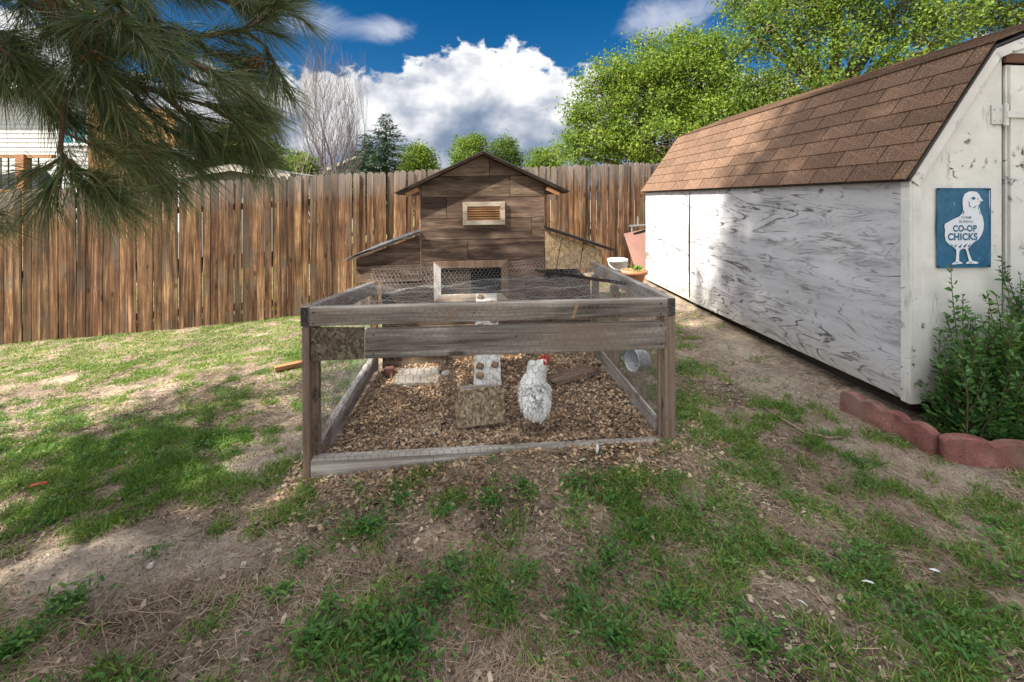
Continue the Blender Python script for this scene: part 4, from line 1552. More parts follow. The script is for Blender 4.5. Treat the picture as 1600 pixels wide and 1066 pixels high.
for i, (xx, yy) in enumerate([(-0.045, 0.07), (0.045, 0.16), (-0.045, 0.15), (0.045, 0.42), (-0.05, 0.29), (-0.04, 0.55), (0.05, 0.62), (-0.045, 0.76), (0.04, 0.84), (-0.045, RLn - 0.06)]):
    c_ = MB().box(-0.020, 0.020, -0.018, 0.018, 0.0004, 0.022).build('cleat', W_BLOCK, ramp, 0.003)
    c_.location = (xx, yy, 0)
    c_.rotation_euler = (0, 0, random.uniform(-0.7, 0.7))


def put_board(name, label, cat, c, size, rot, mat, bevel=0.002, group=None):
    o_ = MB().box(-size[0] / 2, size[0] / 2, -size[1] / 2, size[1] / 2, 0, size[2]).build(name, mat, None, bevel)
    o_.location = c
    o_.rotation_euler = rot
    return tag(o_, label, cat, group)


def floor_z(X, Y):
    return float(ground_h(X, Y)) + 0.022 + float((fbm(X * 6, Y * 6, 5, 3) - 0.5) * 0.05)


# strand-board step that carries the foot of the ramp
st = thing('strand_board_step', 'mottled strand board step on short legs below the white ramp', 'step', P3(752, 664, 2.44), RUN_RZ + 0.05)
st.location.z = floor_z(st.location.x, st.location.y)
MB().hexa([(-0.135, 0.0, 0.03), (0.130, 0.0, 0.045), (0.130, 0.012, 0.045), (-0.135, 0.012, 0.03),
           (-0.135, 0.06, 0.205), (0.130, 0.06, 0.225), (0.130, 0.072, 0.222), (-0.135, 0.072, 0.202)]).build('panel', M_OSBW, st, 0.002)
MB().box(0.075, 0.115, 0.014, 0.050, -0.02, 0.075).build('leg', W_GREYZ, st, 0.002)
MB().box(-0.115, -0.075, 0.014, 0.050, -0.02, 0.065).build('leg', W_GREYZ, st, 0.002)
MB().box(-0.11, 0.11, 0.075, 0.17, 0.165, 0.19).build('rest', W_GREY, st, 0.002)

# slab, stone and loose board on the bedding
c = P3(653, 572, 3.26)
zf = floor_z(c.x, c.y)
put_board('paving_slab', 'flat pale grey slab lying on the wood chips left of the ramp', 'slab', (c.x, c.y, zf + 0.012), (0.30, 0.25, 0.022), (0.05, 0.0, 0.10), plain('dirty_slab', (0.30, 0.275, 0.24), 0.9, 0.4, 14, 0.5, 0, 0.2, (0.16, 0.12, 0.085)))
c = P3(885, 580, 3.08)
put_board('dark_board', 'thin dark board lying on the wood chips behind the chicken', 'board', (c.x + 0.04, c.y, floor_z(c.x, c.y) + 0.016), (0.34, 0.16, 0.014), (0.04, -0.03, 0.55), W_COOP)
c = P3(608, 562, 3.42)
put_board('brick_piece', 'small orange brick piece at the back left of the run', 'brick', (c.x, c.y, floor_z(c.x, c.y) + 0.01), (0.07, 0.05, 0.05), (0, 0, 0.3), M_REDC, 0.004)


def rock(name, label, loc, r, mat, seed, cat='stone', sq=(1, 0.8, 0.6)):
    bm = bmesh.new()
    bmesh.ops.create_icosphere(bm, subdivisions=2, radius=1.0)
    rr = random.Random(seed)
    ax = [Vector((rr.gauss(0, 1), rr.gauss(0, 1), rr.gauss(0, 1))).normalized() for _ in range(7)]
    for v_ in bm.verts:
        k = 1.0
        for a_ in ax:
            k = min(k, 0.72 / max(v_.co.normalized().dot(a_), 0.5))
        v_.co = Vector((v_.co.x * sq[0], v_.co.y * sq[1], v_.co.z * sq[2])) * k * r
    me_ = bpy.data.meshes.new(name)
    bm.to_mesh(me_)
    bm.free()
    o_ = link(name, me_, mat)
    o_.location = loc
    o_.rotation_euler = (0, 0, rr.uniform(0, 6))
    return tag(o_, label, cat)


M_STONE = plain('pale_stone', (0.42, 0.39, 0.35), 0.9, 0.3, 20, 0.4)
c = P3(697, 568, 3.28)
rock('pale_stone', 'pale stone beside the grey slab in the run', (c.x, c.y, floor_z(c.x, c.y) + 0.02), 0.05, M_STONE, 3)
c = G(236, 886)
rock('pale_stone', 'small pale pebble on the bare soil at lower left', (c.x, c.y, c.z + 0.006), 0.016, M_STONE, 5)
c = G(60, 766)
M_REDP = plain('red_plastic', (0.42, 0.06, 0.035), 0.6, 0.3, 20, 0.2)
o = MB().hexa([(-0.035, -0.008, 0), (0.04, -0.012, 0.004), (0.035, 0.01, 0.002), (-0.03, 0.008, 0), (-0.033, -0.006, 0.006), (0.036, -0.010, 0.014), (0.032, 0.008, 0.010), (-0.028, 0.006, 0.006)]).build('plastic_scrap', M_REDP, None, 0.002)
o.location = (c.x, c.y, c.z + 0.025)
o.rotation_euler = (0.1, 0, 0.3)
tag(o, 'small red plastic scrap in the grass at left', 'scrap')
# sawn board end beside the run
c = G(466, 574)
put_board('timber_offcut', 'short orange-brown timber offcut on the grass left of the run', 'timber', (c.x - 0.04, c.y - 0.02, c.z + 0.01), (0.26, 0.06, 0.035), (0, -0.05, 0.55), W_LOUVRE, 0.003)

# ------------------------------------------------------------------ pail hung on the side of the run
pc = P3(999, 562, 2.76)
pail = thing('metal_pail', 'small galvanised pail hung sideways on the right side of the run', 'pail', pc, 0.0)
Mx = Vector((-0.88, -0.42, 0.10)).to_track_quat('Z', 'Y').to_matrix().to_4x4()
ob = MB().lathe([(0.0, -0.045), (0.050, -0.045), (0.054, -0.040), (0.064, 0.055), (0.067, 0.058), (0.064, 0.060), (0.061, 0.055), (0.051, -0.040), (0.0, -0.040)], 28, Mx).build('bucket', M_STEEL, pail, 0, True)
tor = MB()
tor.tube([Mx @ Vector((0.066 * math.cos(2 * PI * k / 28), 0.066 * math.sin(2 * PI * k / 28), 0.058)) for k in range(29)], 0.0035, 6)
tor.build('rim', M_STEEL, pail, 0, True)
tor = MB()
tor.tube([Mx @ Vector((0.066 * math.cos(PI * k / 14), 0.0, 0.058 + 0.055 * math.sin(PI * k / 14))) for k in range(15)], 0.002, 5)
tor.build('handle', M_STEEL, pail, 0, True)

# ------------------------------------------------------------------ waterer behind the hen
c = P3(833, 600, 2.86)
M_WPL = plain('white_plastic', (0.60, 0.60, 0.55), 0.5, 0.12, 10, 0.05)
wt = thing('poultry_waterer', 'white plastic waterer with a red tray behind the chicken', 'waterer', (c.x, c.y, floor_z(c.x, c.y)))
MB().lathe([(0.0, 0.012), (0.040, 0.012), (0.043, 0.02), (0.040, 0.19), (0.030, 0.22), (0.0, 0.225)], 24).build('jar', M_WPL, wt, 0, True)
MB().lathe([(0.0, 0.0), (0.072, 0.0), (0.078, 0.035), (0.074, 0.035), (0.068, 0.008), (0.0, 0.008)], 28).build('tray', M_REDP, wt, 0, True)

# ------------------------------------------------------------------ hen
def catmull(P_, k):
    P_ = np.array(P_, float)
    Pp = np.vstack([2 * P_[0] - P_[1], P_, 2 * P_[-1] - P_[-2]])
    out = []
    for i in range(1, len(Pp) - 2):
        for t in np.linspace(0, 1, k, endpoint=False):
            a, b__, c__, d__ = Pp[i - 1], Pp[i], Pp[i + 1], Pp[i + 2]
            out.append(0.5 * (2 * b__ + (c__ - a) * t + (2 * a - 5 * b__ + 4 * c__ - d__) * t ** 2 + (3 * b__ - a - 3 * c__ + d__) * t ** 3))
    out.append(P_[-1])
    return np.array(out)


hc = G(829, 672)
hen = thing('white_hen', 'white hen with red comb seen from behind inside the wire run', 'chicken', (P3(836, 668, 2.44).x, 2.44, floor_z(P3(836, 668, 2.44).x, 2.44)), 0.05)
hen.scale = (0.84, 0.90, 0.92)
#            x      y      z      rx     rz
stations = [(0.000, -0.118, 0.222, 0.004, 0.004), (0.000, -0.106, 0.212, 0.030, 0.030), (0.000, -0.084, 0.194, 0.066, 0.070), (0.000, -0.048, 0.178, 0.094, 0.098),
            (0.000, 0.000, 0.190, 0.100, 0.108), (0.002, 0.038, 0.220, 0.098, 0.096), (0.006, 0.056, 0.256, 0.088, 0.080), (0.016, 0.060, 0.288, 0.068, 0.062),
            (0.030, 0.060, 0.316, 0.050, 0.048), (0.044, 0.062, 0.342, 0.039, 0.040), (0.056, 0.067, 0.364, 0.032, 0.032), (0.070, 0.072, 0.373, 0.023, 0.023), (0.086, 0.075, 0.370, 0.008, 0.009)]
HX = 0.031
cs = catmull(stations, 5)
NR = 22
hv = []
hn = []
ht = []
for i, s in enumerate(cs):
    p = Vector(s[:3])
    t = Vector(cs[min(i + 1, len(cs) - 1)][:3]) - Vector(cs[max(i - 1, 0)][:3])
    t.normalize()
    sx_ = Vector((1, 0, 0)) - t * t.x
    if sx_.length < 0.3:
        sx_ = Vector((0, 1, 0)) - t * t.y
    sx_.normalize()
    sz_ = t.cross(sx_) * -1.0
    for k in range(NR):
        a = 2 * PI * k / NR
        dirn = sx_ * math.cos(a) + sz_ * math.sin(a)
        q = p + sx_ * (math.cos(a) * s[3]) + sz_ * (math.sin(a) * s[4])
        hv.append(q)
        hn.append(dirn)
        ht.append(t)
hb = MB()
fs = []
for i in range(len(cs) - 1):
    for k in range(NR):
        fs.append((i * NR + k, i * NR + (k + 1) % NR, (i + 1) * NR + (k + 1) % NR, (i + 1) * NR + k))
fs.append(tuple(range(NR)))
fs.append(tuple((len(cs) - 1) * NR + k for k in range(NR - 1, -1, -1)))
hb.addf(hv, fs)
hb.cur = 1
for s, sy, lift in ((-1, -0.005, 0.0), (1, 0.02, 0.0)):
    hip = Vector((s * 0.040, sy - 0.02, 0.105))
    knee = Vector((s * 0.042, sy - 0.030, 0.068))
    ank = Vector((s * 0.044, sy - 0.012, 0.016))
    hb.tube([hip + Vector((0, 0, 0.03)), hip, knee, ank], [0.022, 0.014, 0.0065, 0.0055], 8)
    for ta in (-0.5, 0.0, 0.5):
        e = ank + Vector((math.sin(ta) * 0.045, math.cos(ta) * 0.045, -0.006))
        hb.tube([ank, (ank + e) / 2 + Vector((0, 0, 0.004)), e], [0.005, 0.004, 0.002], 6)
    e = ank + Vector((0, -0.028, -0.006))
    hb.tube([ank, e], [0.0045, 0.002], 6)
m, g, b = new_mat('white_plumage')
tc = g.add('ShaderNodeTexCoord')
n = g.noise(tc.outputs['Object'], 26.0, 5.0, 0.6, 0.4)
sp = g.add('ShaderNodeSeparateXYZ')
g.l.new(tc.outputs['Object'], sp.inputs[0])
under = g.mapr(g.math('ADD', sp.outputs[2], g.math('MULTIPLY', n, 0.05)), 0.105, 0.155, 0.75, 0.0, True)
col = g.mix(under, g.ramp(n, [(0.35, (0.74, 0.73, 0.72)), (0.55, (0.84, 0.83, 0.82))]), (0.72, 0.64, 0.50))
g.l.new(col, b.inputs['Base Color'])
b.inputs['Roughness'].default_value = 0.85
g.l.new(g.bump(n, 0.5, 0.006), b.inputs['Normal'])
M_PLUME = m
M_LEG = plain('hen_leg', (0.42, 0.28, 0.17), 0.6, 0.2, 60, 0.3)
hen_body = hb.build('body', [M_PLUME, M_LEG], hen, 0, True)
hvn = np.array([v_[:] for v_ in hv])
hnn = np.array([v_[:] for v_ in hn])
htn = np.array([v_[:] for v_ in ht])
# contour feathers laid flat over the body, pointing backwards and down
hmn = np.array([v_.normal[:] for v_ in hen_body.data.vertices])[:len(hv)]
ctr = np.array([s_[:3] for s_ in cs])[np.arange(len(hv)) // NR]
hmn = np.where(((hvn - ctr) * hmn).sum(1, keepdims=True) < 0, -hmn, hmn)
cand = np.arange(NR * 3, len(hv) - NR * 9)
cand = cand[(hvn[cand, 2] > 0.105)]
NFE = 2400
sel = rng.choice(cand, NFE)
Bp = hvn[sel] + rng.normal(size=(NFE, 3)) * 0.004 + hmn[sel] * 0.001
Dp = -htn[sel] * 0.55 + np.array([[0, 0, -0.75]]) + rng.normal(size=(NFE, 3)) * 0.14
Dp = Dp - (Dp * hmn[sel]).sum(1, keepdims=True) * hmn[sel]
Dp = unit(unit(Dp) + hmn[sel] * 0.05)
station_i = sel // NR
Lf = np.where(station_i > 34, 0.020, 0.028) * rng.uniform(0.7, 1.2, NFE)
Wf = np.where(station_i > 34, 0.009, 0.020) * rng.uniform(0.7, 1.2, NFE)
npm = NP()
v_, t_ = leaves6(Bp, Dp, hmn[sel], Lf, Wf, -0.06, 0.0)
npm.add(v_, None, t_)
npm.build('plumage', leafmat('white_feather', [(0.40, 0.40, 0.39), (0.76, 0.76, 0.75), (0.84, 0.84, 0.84), (0.88, 0.88, 0.87), (0.90, 0.89, 0.88)], 0.8, 0.15, 0.1), hen)
# tail: short ruffled grey and white feathers
nt = 36
th_ = rng.uniform(-0.8, 0.8, nt)
Bp = np.stack([0.035 * np.sin(th_) + rng.normal(size=nt) * 0.012, -0.122 + rng.normal(size=nt) * 0.006, 0.200 + rng.uniform(-0.045, 0.045, nt)], 1)
Dp = unit(np.stack([np.sin(th_) * 0.8, -0.75 + rng.normal(size=nt) * 0.1, 0.75 + rng.normal(size=nt) * 0.40], 1))
npm = NP()
npm.add(*[(a_, None, b_) for a_, b_ in [leaves(Bp, Dp, unit(np.stack([np.sin(th_), -0.3 + 0 * th_, 1 + 0 * th_], 1)), rng.uniform(0.03, 0.05, nt), rng.uniform(0.010, 0.016, nt), 0.1)]][0])
npm.build('tail', leafmat('grey_tail_feather', [(0.20, 0.20, 0.19), (0.42, 0.41, 0.38), (0.62, 0.61, 0.58), (0.74, 0.72, 0.68)], 0.8, 0.1, 0.1), hen)
M_COMB = plain('red_comb', (0.50, 0.028, 0.025), 0.5, 0.2, 60, 0.3)
comb = [(0.000, 0.380), (0.004, 0.398), (0.012, 0.392), (0.020, 0.408), (0.028, 0.396), (0.038, 0.412), (0.046, 0.396), (0.058, 0.404), (0.064, 0.388), (0.060, 0.370), (0.03, 0.366)]
o = MB().prism([(p_[0] * 1.15 + HX, 0.376 + (p_[1] - 0.372) * 1.15) for p_ in comb][::-1], 0.066, 0.078).build('comb', M_COMB, hen, 0.002)
wat = MB()
wat.prism([(p_[0] + HX, p_[1]) for p_ in [(0.030, 0.372), (0.026, 0.345), (0.034, 0.322), (0.048, 0.322), (0.056, 0.345), (0.054, 0.372)]], 0.060, 0.068)
wat.prism([(p_[0] + HX, p_[1]) for p_ in [(0.036, 0.368), (0.034, 0.350), (0.040, 0.338), (0.047, 0.350), (0.046, 0.366)]], 0.080, 0.086)
wat.build('wattle', M_COMB, hen, 0.002)
wf = MB()
wf.tube([(0.026 + HX, 0.052, 0.370), (0.040 + HX, 0.056, 0.371)], [0.021, 0.017], 8)
wf.build('face_skin', M_COMB, hen, 0, True)
MB().tube([(0.046 + HX, 0.075, 0.376), (0.060 + HX, 0.077, 0.373), (0.068 + HX, 0.078, 0.368)], [0.007, 0.005, 0.001], 8).build('beak', plain('beak_horn', (0.45, 0.30, 0.10), 0.5), hen, 0, True)
bm = MB()
bm.lathe([(0.0, -0.0035), (0.0025, -0.0025), (0.0035, 0), (0.0025, 0.0025), (0.0, 0.0035)], 10, Matrix.Translation((0.036 + HX, 0.052, 0.379)))
bm.build('eye', M_NAIL, hen, 0, True)

# ------------------------------------------------------------------ things at the back right corner
c = P3(965, 428, 5.7)
zg = P3(965, 436, 5.7).z
bk = thing('white_bucket', 'white plastic bucket standing by the fence behind the coop', 'bucket', (c.x, c.y, zg - 0.05))
MB().lathe([(0.0, 0.0), (0.105, 0.0), (0.12, 0.27), (0.127, 0.27), (0.127, 0.30), (0.118, 0.305), (0.112, 0.27), (0.1, 0.01), (0.0, 0.01)], 28).build('shell', M_WPL, bk, 0, True)
hd = MB()
hd.tube([(0.125 * math.cos(PI * k / 12), -0.02 - 0.11 * math.sin(PI * k / 12), 0.27 - 0.09 * math.sin(PI * k / 12)) for k in range(13)], 0.003, 5)
hd.build('handle', M_STEEL, bk)
M_TERRA = plain('terracotta', (0.36, 0.145, 0.075), 0.8, 0.25, 14, 0.2, 0, 0.2, (0.30, 0.20, 0.14))
c = P3(991, 440, 5.3)
pt = thing('terracotta_pot', 'wide terracotta pot with a small green plant beside the shed', 'plant pot', (c.x, c.y, c.z - 0.04))
MB().lathe([(0.0, 0.0), (0.085, 0.0), (0.125, 0.13), (0.150, 0.13), (0.155, 0.175), (0.142, 0.177), (0.132, 0.14), (0.0, 0.135)], 32).build('pot', M_TERRA, pt, 0, True)
so = MB().lathe([(0.0, 0.152), (0.06, 0.156), (0.136, 0.148)], 24).build('soil', MAT_SOIL, pt, 0, True)
npl = 60
an = rng.uniform(0, 2 * PI, npl)
Bp = np.stack([0.03 + rng.normal(size=npl) * 0.03, rng.normal(size=npl) * 0.03, 0.16 + rng.uniform(0, 0.05, npl)], 1)
Dp = unit(np.stack([np.cos(an) * 0.7, np.sin(an) * 0.7, rng.uniform(0.3, 1.2, npl)], 1))
a_, b_ = leaves(Bp, Dp, rng.normal(size=(npl, 3)), rng.uniform(0.03, 0.06, npl), rng.uniform(0.015, 0.03, npl))
npm = NP()
npm.add(a_, None, b_)
M_SHRUBL = leafmat('bright_leaf', [(0.05, 0.11, 0.015), (0.10, 0.19, 0.03), (0.17, 0.27, 0.05)], 0.5, 0.3)
npm.build('plant', M_SHRUBL, pt)
# rust-pink sheet leaning on the fence behind the shed corner
M_SHEET = plain('rust_pink_paint', (0.20, 0.105, 0.082), 0.7, 0.25, 9, 0.2, 0.0, 0.3)
q0, q1, q2, q3 = P3(1030, 440, 6.3), P3(1006, 462, 6.3), P3(975, 366, 6.65), P3(1040, 352, 6.65)
sh = thing('leaning_sheet', 'rust-pink metal sheet leaning in the corner behind the shed', 'sheet', q1)
nrm = (q3 - q0).cross(q1 - q0).normalized() * 0.02
MB().hexa([v_ - q1 for v_ in (q0, q1, q2, q3)] + [v_ - q1 + nrm for v_ in (q0, q1, q2, q3)]).build('panel', M_SHEET, sh, 0.003)
a, b__ = P3(990, 366, 6.62) - q1, P3(1010, 360, 6.62) - q1
MB().bar(a, b__, 0.02, 0.035).build('handle_slot', M_BLACK, sh)
a, b__ = P3(984, 353, 6.85), P3(1030, 350, 6.85)
br = thing('grey_bracket', 'grey metal bracket fixed on the fence above the leaning sheet', 'bracket', a)
hb_ = MB()
hb_.bar(Vector((0, 0, 0)), b__ - a, 0.02, 0.02)
hb_.bar(Vector((0.03, 0, 0.0)), Vector((0.03, 0, -0.10)), 0.015, 0.015)
hb_.bar(Vector((0.12, 0, 0.0)), Vector((0.12, 0, 0.14)), 0.015, 0.015)
hb_.build('bar', M_STEEL, br)

# fallen branch on the path
br_pts = [G(1195, 640), G(1225, 660), G(1258, 680), G(1295, 688), G(1318, 686)]
o = MB()
o.tube([p - br_pts[2] + Vector((0, 0, 0.012)) for p in br_pts], [0.004, 0.006, 0.0065, 0.006, 0.003], 7)
o = o.build('fallen_branch', plain('dead_bark', (0.20, 0.145, 0.10), 0.9, 0.3, 30, 0.4), None, 0, True)
o.location = br_pts[2]
tag(o, 'thin curved dead branch lying on the worn path near the border stones', 'branch')

# ------------------------------------------------------------------ grass, weeds, litter
def pick(n, y0, y1, xl=None, xr=None):
    """points spread evenly over the ground wedge that the yard view covers"""
    Y = np.sqrt(rng.uniform(y0 * y0, y1 * y1, n))
    X = rng.uniform(-1.18, 1.18, n) * Y
    if xl is not None:
        k = (X > xl) & (X < xr)
        X, Y = X[k], Y[k]
    return X, Y


def gz(X, Y):
    z = ground_h(X, Y)
    p_ = in_run(X, Y, -0.05)
    return z + np.where(p_, 0.022 + (fbm(X * 6, Y * 6, 5, 3) - 0.5) * 0.05, 0)


def tufts(X, Y, nb, Lr, Wr, spread, lean):
    n = len(X)
    Xr = np.repeat(X, nb) + rng.normal(size=n * nb) * spread
    Yr = np.repeat(Y, nb) + rng.normal(size=n * nb) * spread
    k = ~in_run(Xr, Yr, 0.012)
    Xr, Yr = Xr[k], Yr[k]
    n = len(Xr)
    B = np.stack([Xr, Yr, ground_h(Xr, Yr) - 0.004], 1)
    a = rng.uniform(0, 2 * PI, n)
    l = rng.uniform(0.1, lean, n)
    D = unit(np.stack([np.cos(a) * l, np.sin(a) * l, np.ones(n)], 1))
    Lh = rng.uniform(*Lr, n)
    bend = np.stack([np.cos(a), np.sin(a), -0.9 * np.ones(n)], 1) * (Lh * rng.uniform(0.1, 0.5, n))[:, None]
    return blades(B, D, Lh, rng.uniform(*Wr, n), bend)


grass = NP()
for (cnt, y0, y1, nb, Lr, Wr, sp_, xr) in ((30000, 1.02, 2.7, 9, (0.020, 0.060), (0.0024, 0.0050), 0.018, 9), (19000, 2.6, 4.3, 8, (0.02, 0.05), (0.003, 0.005), 0.022, 9),
                                           (15000, 4.2, 6.9, 8, (0.02, 0.042), (0.004, 0.007), 0.03, -1.0), (500, 4.2, 6.5, 8, (0.02, 0.06), (0.004, 0.007), 0.03, 9)):
    X, Y = pick(cnt, y0, y1)
    k = (rng.uniform(size=len(X)) < grass_density(X, Y) ** 1.5) & (X < xr)
    X, Y = X[k], Y[k]
    grass.add(*tufts(X, Y, nb, Lr, Wr, sp_, 0.9))
M_GRASS = leafmat('grass_blade', [(0.034, 0.090, 0.012), (0.085, 0.185, 0.024), (0.18, 0.275, 0.050), (0.42, 0.42, 0.18)], 0.55, 0.35)
tag(grass.build('grass', M_GRASS), 'patchy short green grass growing over the yard', 'grass', None, 'stuff')

# dry straw and yellowed blades between the green
dry = NP()
X, Y = pick(80000, 1.02, 6.8)
k = ~in_run(X, Y, 0.0) & ~in_shed(X, Y, 0.0) & (rng.uniform(size=len(X)) < 0.35 + 0.4 * fbm(X * 2, Y * 2, 91, 3))
X, Y = X[k], Y[k]
n = len(X)
a = rng.uniform(0, 2 * PI, n)
D = unit(np.stack([np.cos(a), np.sin(a), rng.uniform(0.0, 0.35, n)], 1))
Lh = rng.uniform(0.02, 0.06, n) * (1 + 0.25 * (Y > 3))
dry.add(*blades(np.stack([X, Y, gz(X, Y) + 0.003], 1), D, Lh, rng.uniform(0.0016, 0.003, n) * (1 + 0.6 * (Y > 3)), np.stack([rng.normal(size=n) * .01, rng.normal(size=n) * .01, -Lh * 0.1], 1),
                unit(np.stack([-np.sin(a), np.cos(a), np.zeros(n)], 1))))
M_STRAW = leafmat('dry_straw', [(0.14, 0.095, 0.055), (0.33, 0.25, 0.155), (0.55, 0.45, 0.31)], 0.8, 0.1, 0.1)
tag(dry.build('dry_straw', M_STRAW), 'dry straw scattered between the grass', 'straw', None, 'stuff')

# fallen pine needles, lying in loose drifts
pn = NP()
X, Y = pick(60000, 1.02, 2.6)
dn = fbm(X * 2.4, Y * 2.4, 71, 4) * 2.6 - 1.1 + 0.5 * patch(X, Y, 430, 960, 0.5, 0.3) + 0.35 * patch(X, Y, 1450, 800, 0.6, 0.25) - 0.5 * bare_amount(X, Y)
k = (rng.uniform(size=len(X)) < np.clip(dn, 0.07, 1)) & ~in_run(X, Y, 0.0) & (Y < 2.3 + 0.2 * X)
X, Y = X[k], Y[k]
n = len(X)
a = rng.normal(0.6, 0.9, n) + fbm(X, Y, 17, 2) * 3
Lh = rng.uniform(0.05, 0.14, n)
cz_ = gz(X, Y) + rng.uniform(0.003, 0.014, n)
x2 = X + np.cos(a) * Lh
y2 = Y + np.sin(a) * Lh
z2 = gz(x2, y2) + rng.uniform(0.003, 0.016, n)
B = np.stack([X, Y, cz_], 1)
E_ = np.stack([x2, y2, z2], 1)
D = unit(E_ - B)
k = ~in_run(x2, y2, 0.0)
sw = np.stack([-np.sin(a), np.cos(a), 0.3 * rng.normal(size=n)], 1)
bend = unit(np.cross(D, np.array([[0, 0, 1.0]]))) * (rng.normal(size=n) * 0.008)[:, None]
pn.add(*blades(B[k], D[k], np.linalg.norm(E_ - B, axis=1)[k], np.full(k.sum(), 0.0013) * rng.uniform(0.8, 1.5, k.sum()), bend[k], unit(sw)[k]))
M_NEEDLEB = leafmat('fallen_needle', [(0.085, 0.052, 0.034), (0.235, 0.165, 0.11), (0.52, 0.42, 0.31)], 0.7, 0.0, 0.2)
tag(pn.build('pine_litter', M_NEEDLEB), 'fallen brown pine needles drifted over the foreground soil', 'needles', None, 'stuff')


def chips(X, Y, s0, s1, lift=0.012, tilt=0.5):
    n = len(X)
    z = gz(X, Y) + rng.uniform(0.001, lift, n)
    a = rng.uniform(0, 2 * PI, n)
    D = unit(np.stack([np.cos(a), np.sin(a), rng.normal(size=n) * tilt * 0.6], 1))
    Nn = unit(np.stack([rng.normal(size=n) * tilt, rng.normal(size=n) * tilt, np.ones(n)], 1))
    S = unit(np.cross(D, Nn))
    Lh = rng.uniform(s0, s1, n)[:, None]
    Wh = Lh * rng.uniform(0.25, 0.75, n)[:, None]
    Cc = np.stack([X, Y, z], 1)
    V = np.empty((n, 4, 3))
    cur = np.cross(S, D) * Lh * rng.normal(size=(n, 1)) * 0.12
    V[:, 0] = Cc - D * Lh / 2 - S * Wh * rng.uniform(0.2, 0.6, (n, 1)) + cur
    V[:, 1] = Cc + D * Lh * rng.uniform(0.2, 0.5, (n, 1)) - S * Wh * 0.5
    V[:, 2] = Cc + D * Lh / 2 + S * Wh * rng.uniform(0.2, 0.6, (n, 1)) + cur
    V[:, 3] = Cc - D * Lh * rng.uniform(0.2, 0.5, (n, 1)) + S * Wh * 0.5
    i = np.arange(n)[:, None] * 4
    return V.reshape(-1, 3), i + np.array([[0, 1, 2, 3]]), None


M_CHIP = leafmat('wood_chip', [(0.045, 0.028, 0.019), (0.16, 0.098, 0.060), (0.33, 0.215, 0.13), (0.50, 0.365, 0.24), (0.62, 0.51, 0.38)], 0.85, 0.0, 0.1)
M_CHIPD = leafmat('grey_litter', [(0.035, 0.025, 0.018), (0.13, 0.092, 0.066), (0.30, 0.23, 0.17), (0.55, 0.45, 0.34)], 0.85, 0.0, 0.1)
bed = NP()
n = 34000
xs_, ys_ = rng.uniform(0.055, RUN_W - 0.075, n), rng.uniform(0.045, RUN_L - 0.01, n)
cR, sR = math.cos(RUN_RZ), math.sin(RUN_RZ)
X = RUN_O.x + xs_ * cR - ys_ * sR
Y = RUN_O.y + xs_ * sR + ys_ * cR
bed.add(*chips(X, Y, 0.008, 0.026, 0.024, 0.55))
tag(bed.build('wood_chip_bedding', M_CHIP), 'brown wood chip bedding covering the floor of the run', 'wood chips', None, 'stuff')
lit = NP()
X, Y = pick(50000, 1.02, 2.5)
xl_, yl_ = to_local(X, Y, RUN_O, RUN_RZ)
dn = 1.1 * np.exp(-(np.clip(-yl_, 0, 9) / 0.22) ** 2) * (xl_ > -0.1) * (xl_ < RUN_W + 0.25)
k = (rng.uniform(size=len(X)) < np.clip(dn, 0.0, 1)) & ~in_run(X, Y, 0.01)
lit.add(*chips(X[k], Y[k], 0.008, 0.028, 0.010, 0.4))
tag(lit.build('spilled_chips', M_CHIP), 'pale wood chips spilled on the soil in front of the run', 'wood chips', None, 'stuff')
lit = NP()
X, Y = pick(44000, 1.02, 3.6)
dn = 0.25 + 0.75 * np.clip(fbm(X * 2.5, Y * 2.5, 61, 3) * 2 - 0.7, 0, 1) - 0.60 * bare_amount(X, Y)
k = (rng.uniform(size=len(X)) < dn) & ~in_run(X, Y, 0.01) & ~in_shed(X, Y, 0.1)
lit.add(*chips(X[k], Y[k], 0.006, 0.018, 0.008, 0.4))
X, Y = pick(5200, 1.02, 2.6)
k = ~in_run(X, Y, 0.02) & ~in_shed(X, Y, 0.1) & (rng.uniform(size=len(X)) < 0.25 + 0.6 * fbm(X * 3, Y * 3, 63, 3) - 0.8 * bare_amount(X, Y))
lit.add(*chips(X[k], Y[k], 0.014, 0.032, 0.014, 0.5))
X, Y = pick(90000, 1.02, 2.9)
k = ~in_run(X, Y, 0.02) & ~in_shed(X, Y, 0.0) & (rng.uniform(size=len(X)) < 0.25 + 0.9 * fbm(X * 3, Y * 3, 65, 3))
lit.add(*chips(X[k], Y[k], 0.003, 0.008, 0.005, 0.7))
tag(lit.build('leaf_litter', M_CHIPD), 'crumbled grey-brown leaf litter over the yard', 'litter', None, 'stuff')

# broad-leaved weeds
weed = NP()


def rosette(cx, cy, nl, L0, W0, r, up=0.55):
    a = rng.uniform(0, 2 * PI, nl)
    rr_ = np.abs(rng.normal(size=nl)) * r * 1.25
    X = cx + np.cos(a) * rr_
    Y = cy + np.sin(a) * rr_
    k = ~in_run(X, Y, 0.015)
    X, Y, a = X[k], Y[k], a[k] + rng.normal(size=k.sum()) * 1.6
    n = len(X)
    B = np.stack([X, Y, ground_h(X, Y) + rng.uniform(0.0, 0.035, n)], 1)
    D = unit(np.stack([np.cos(a), np.sin(a), rng.uniform(0.05, up * 2, n)], 1))
    Nn = np.stack([-np.cos(a) * 0.5, -np.sin(a) * 0.5, np.ones(n)], 1) + rng.normal(size=(n, 3)) * 0.25
    v_, t_ = leaves6(B, D, Nn, rng.uniform(0.5, 1.1, n) ** 1.5 * L0 * 1.1, rng.uniform(0.5, 1.2, n) * W0, 0.2, 0.2)
    weed.add(v_, None, t_)


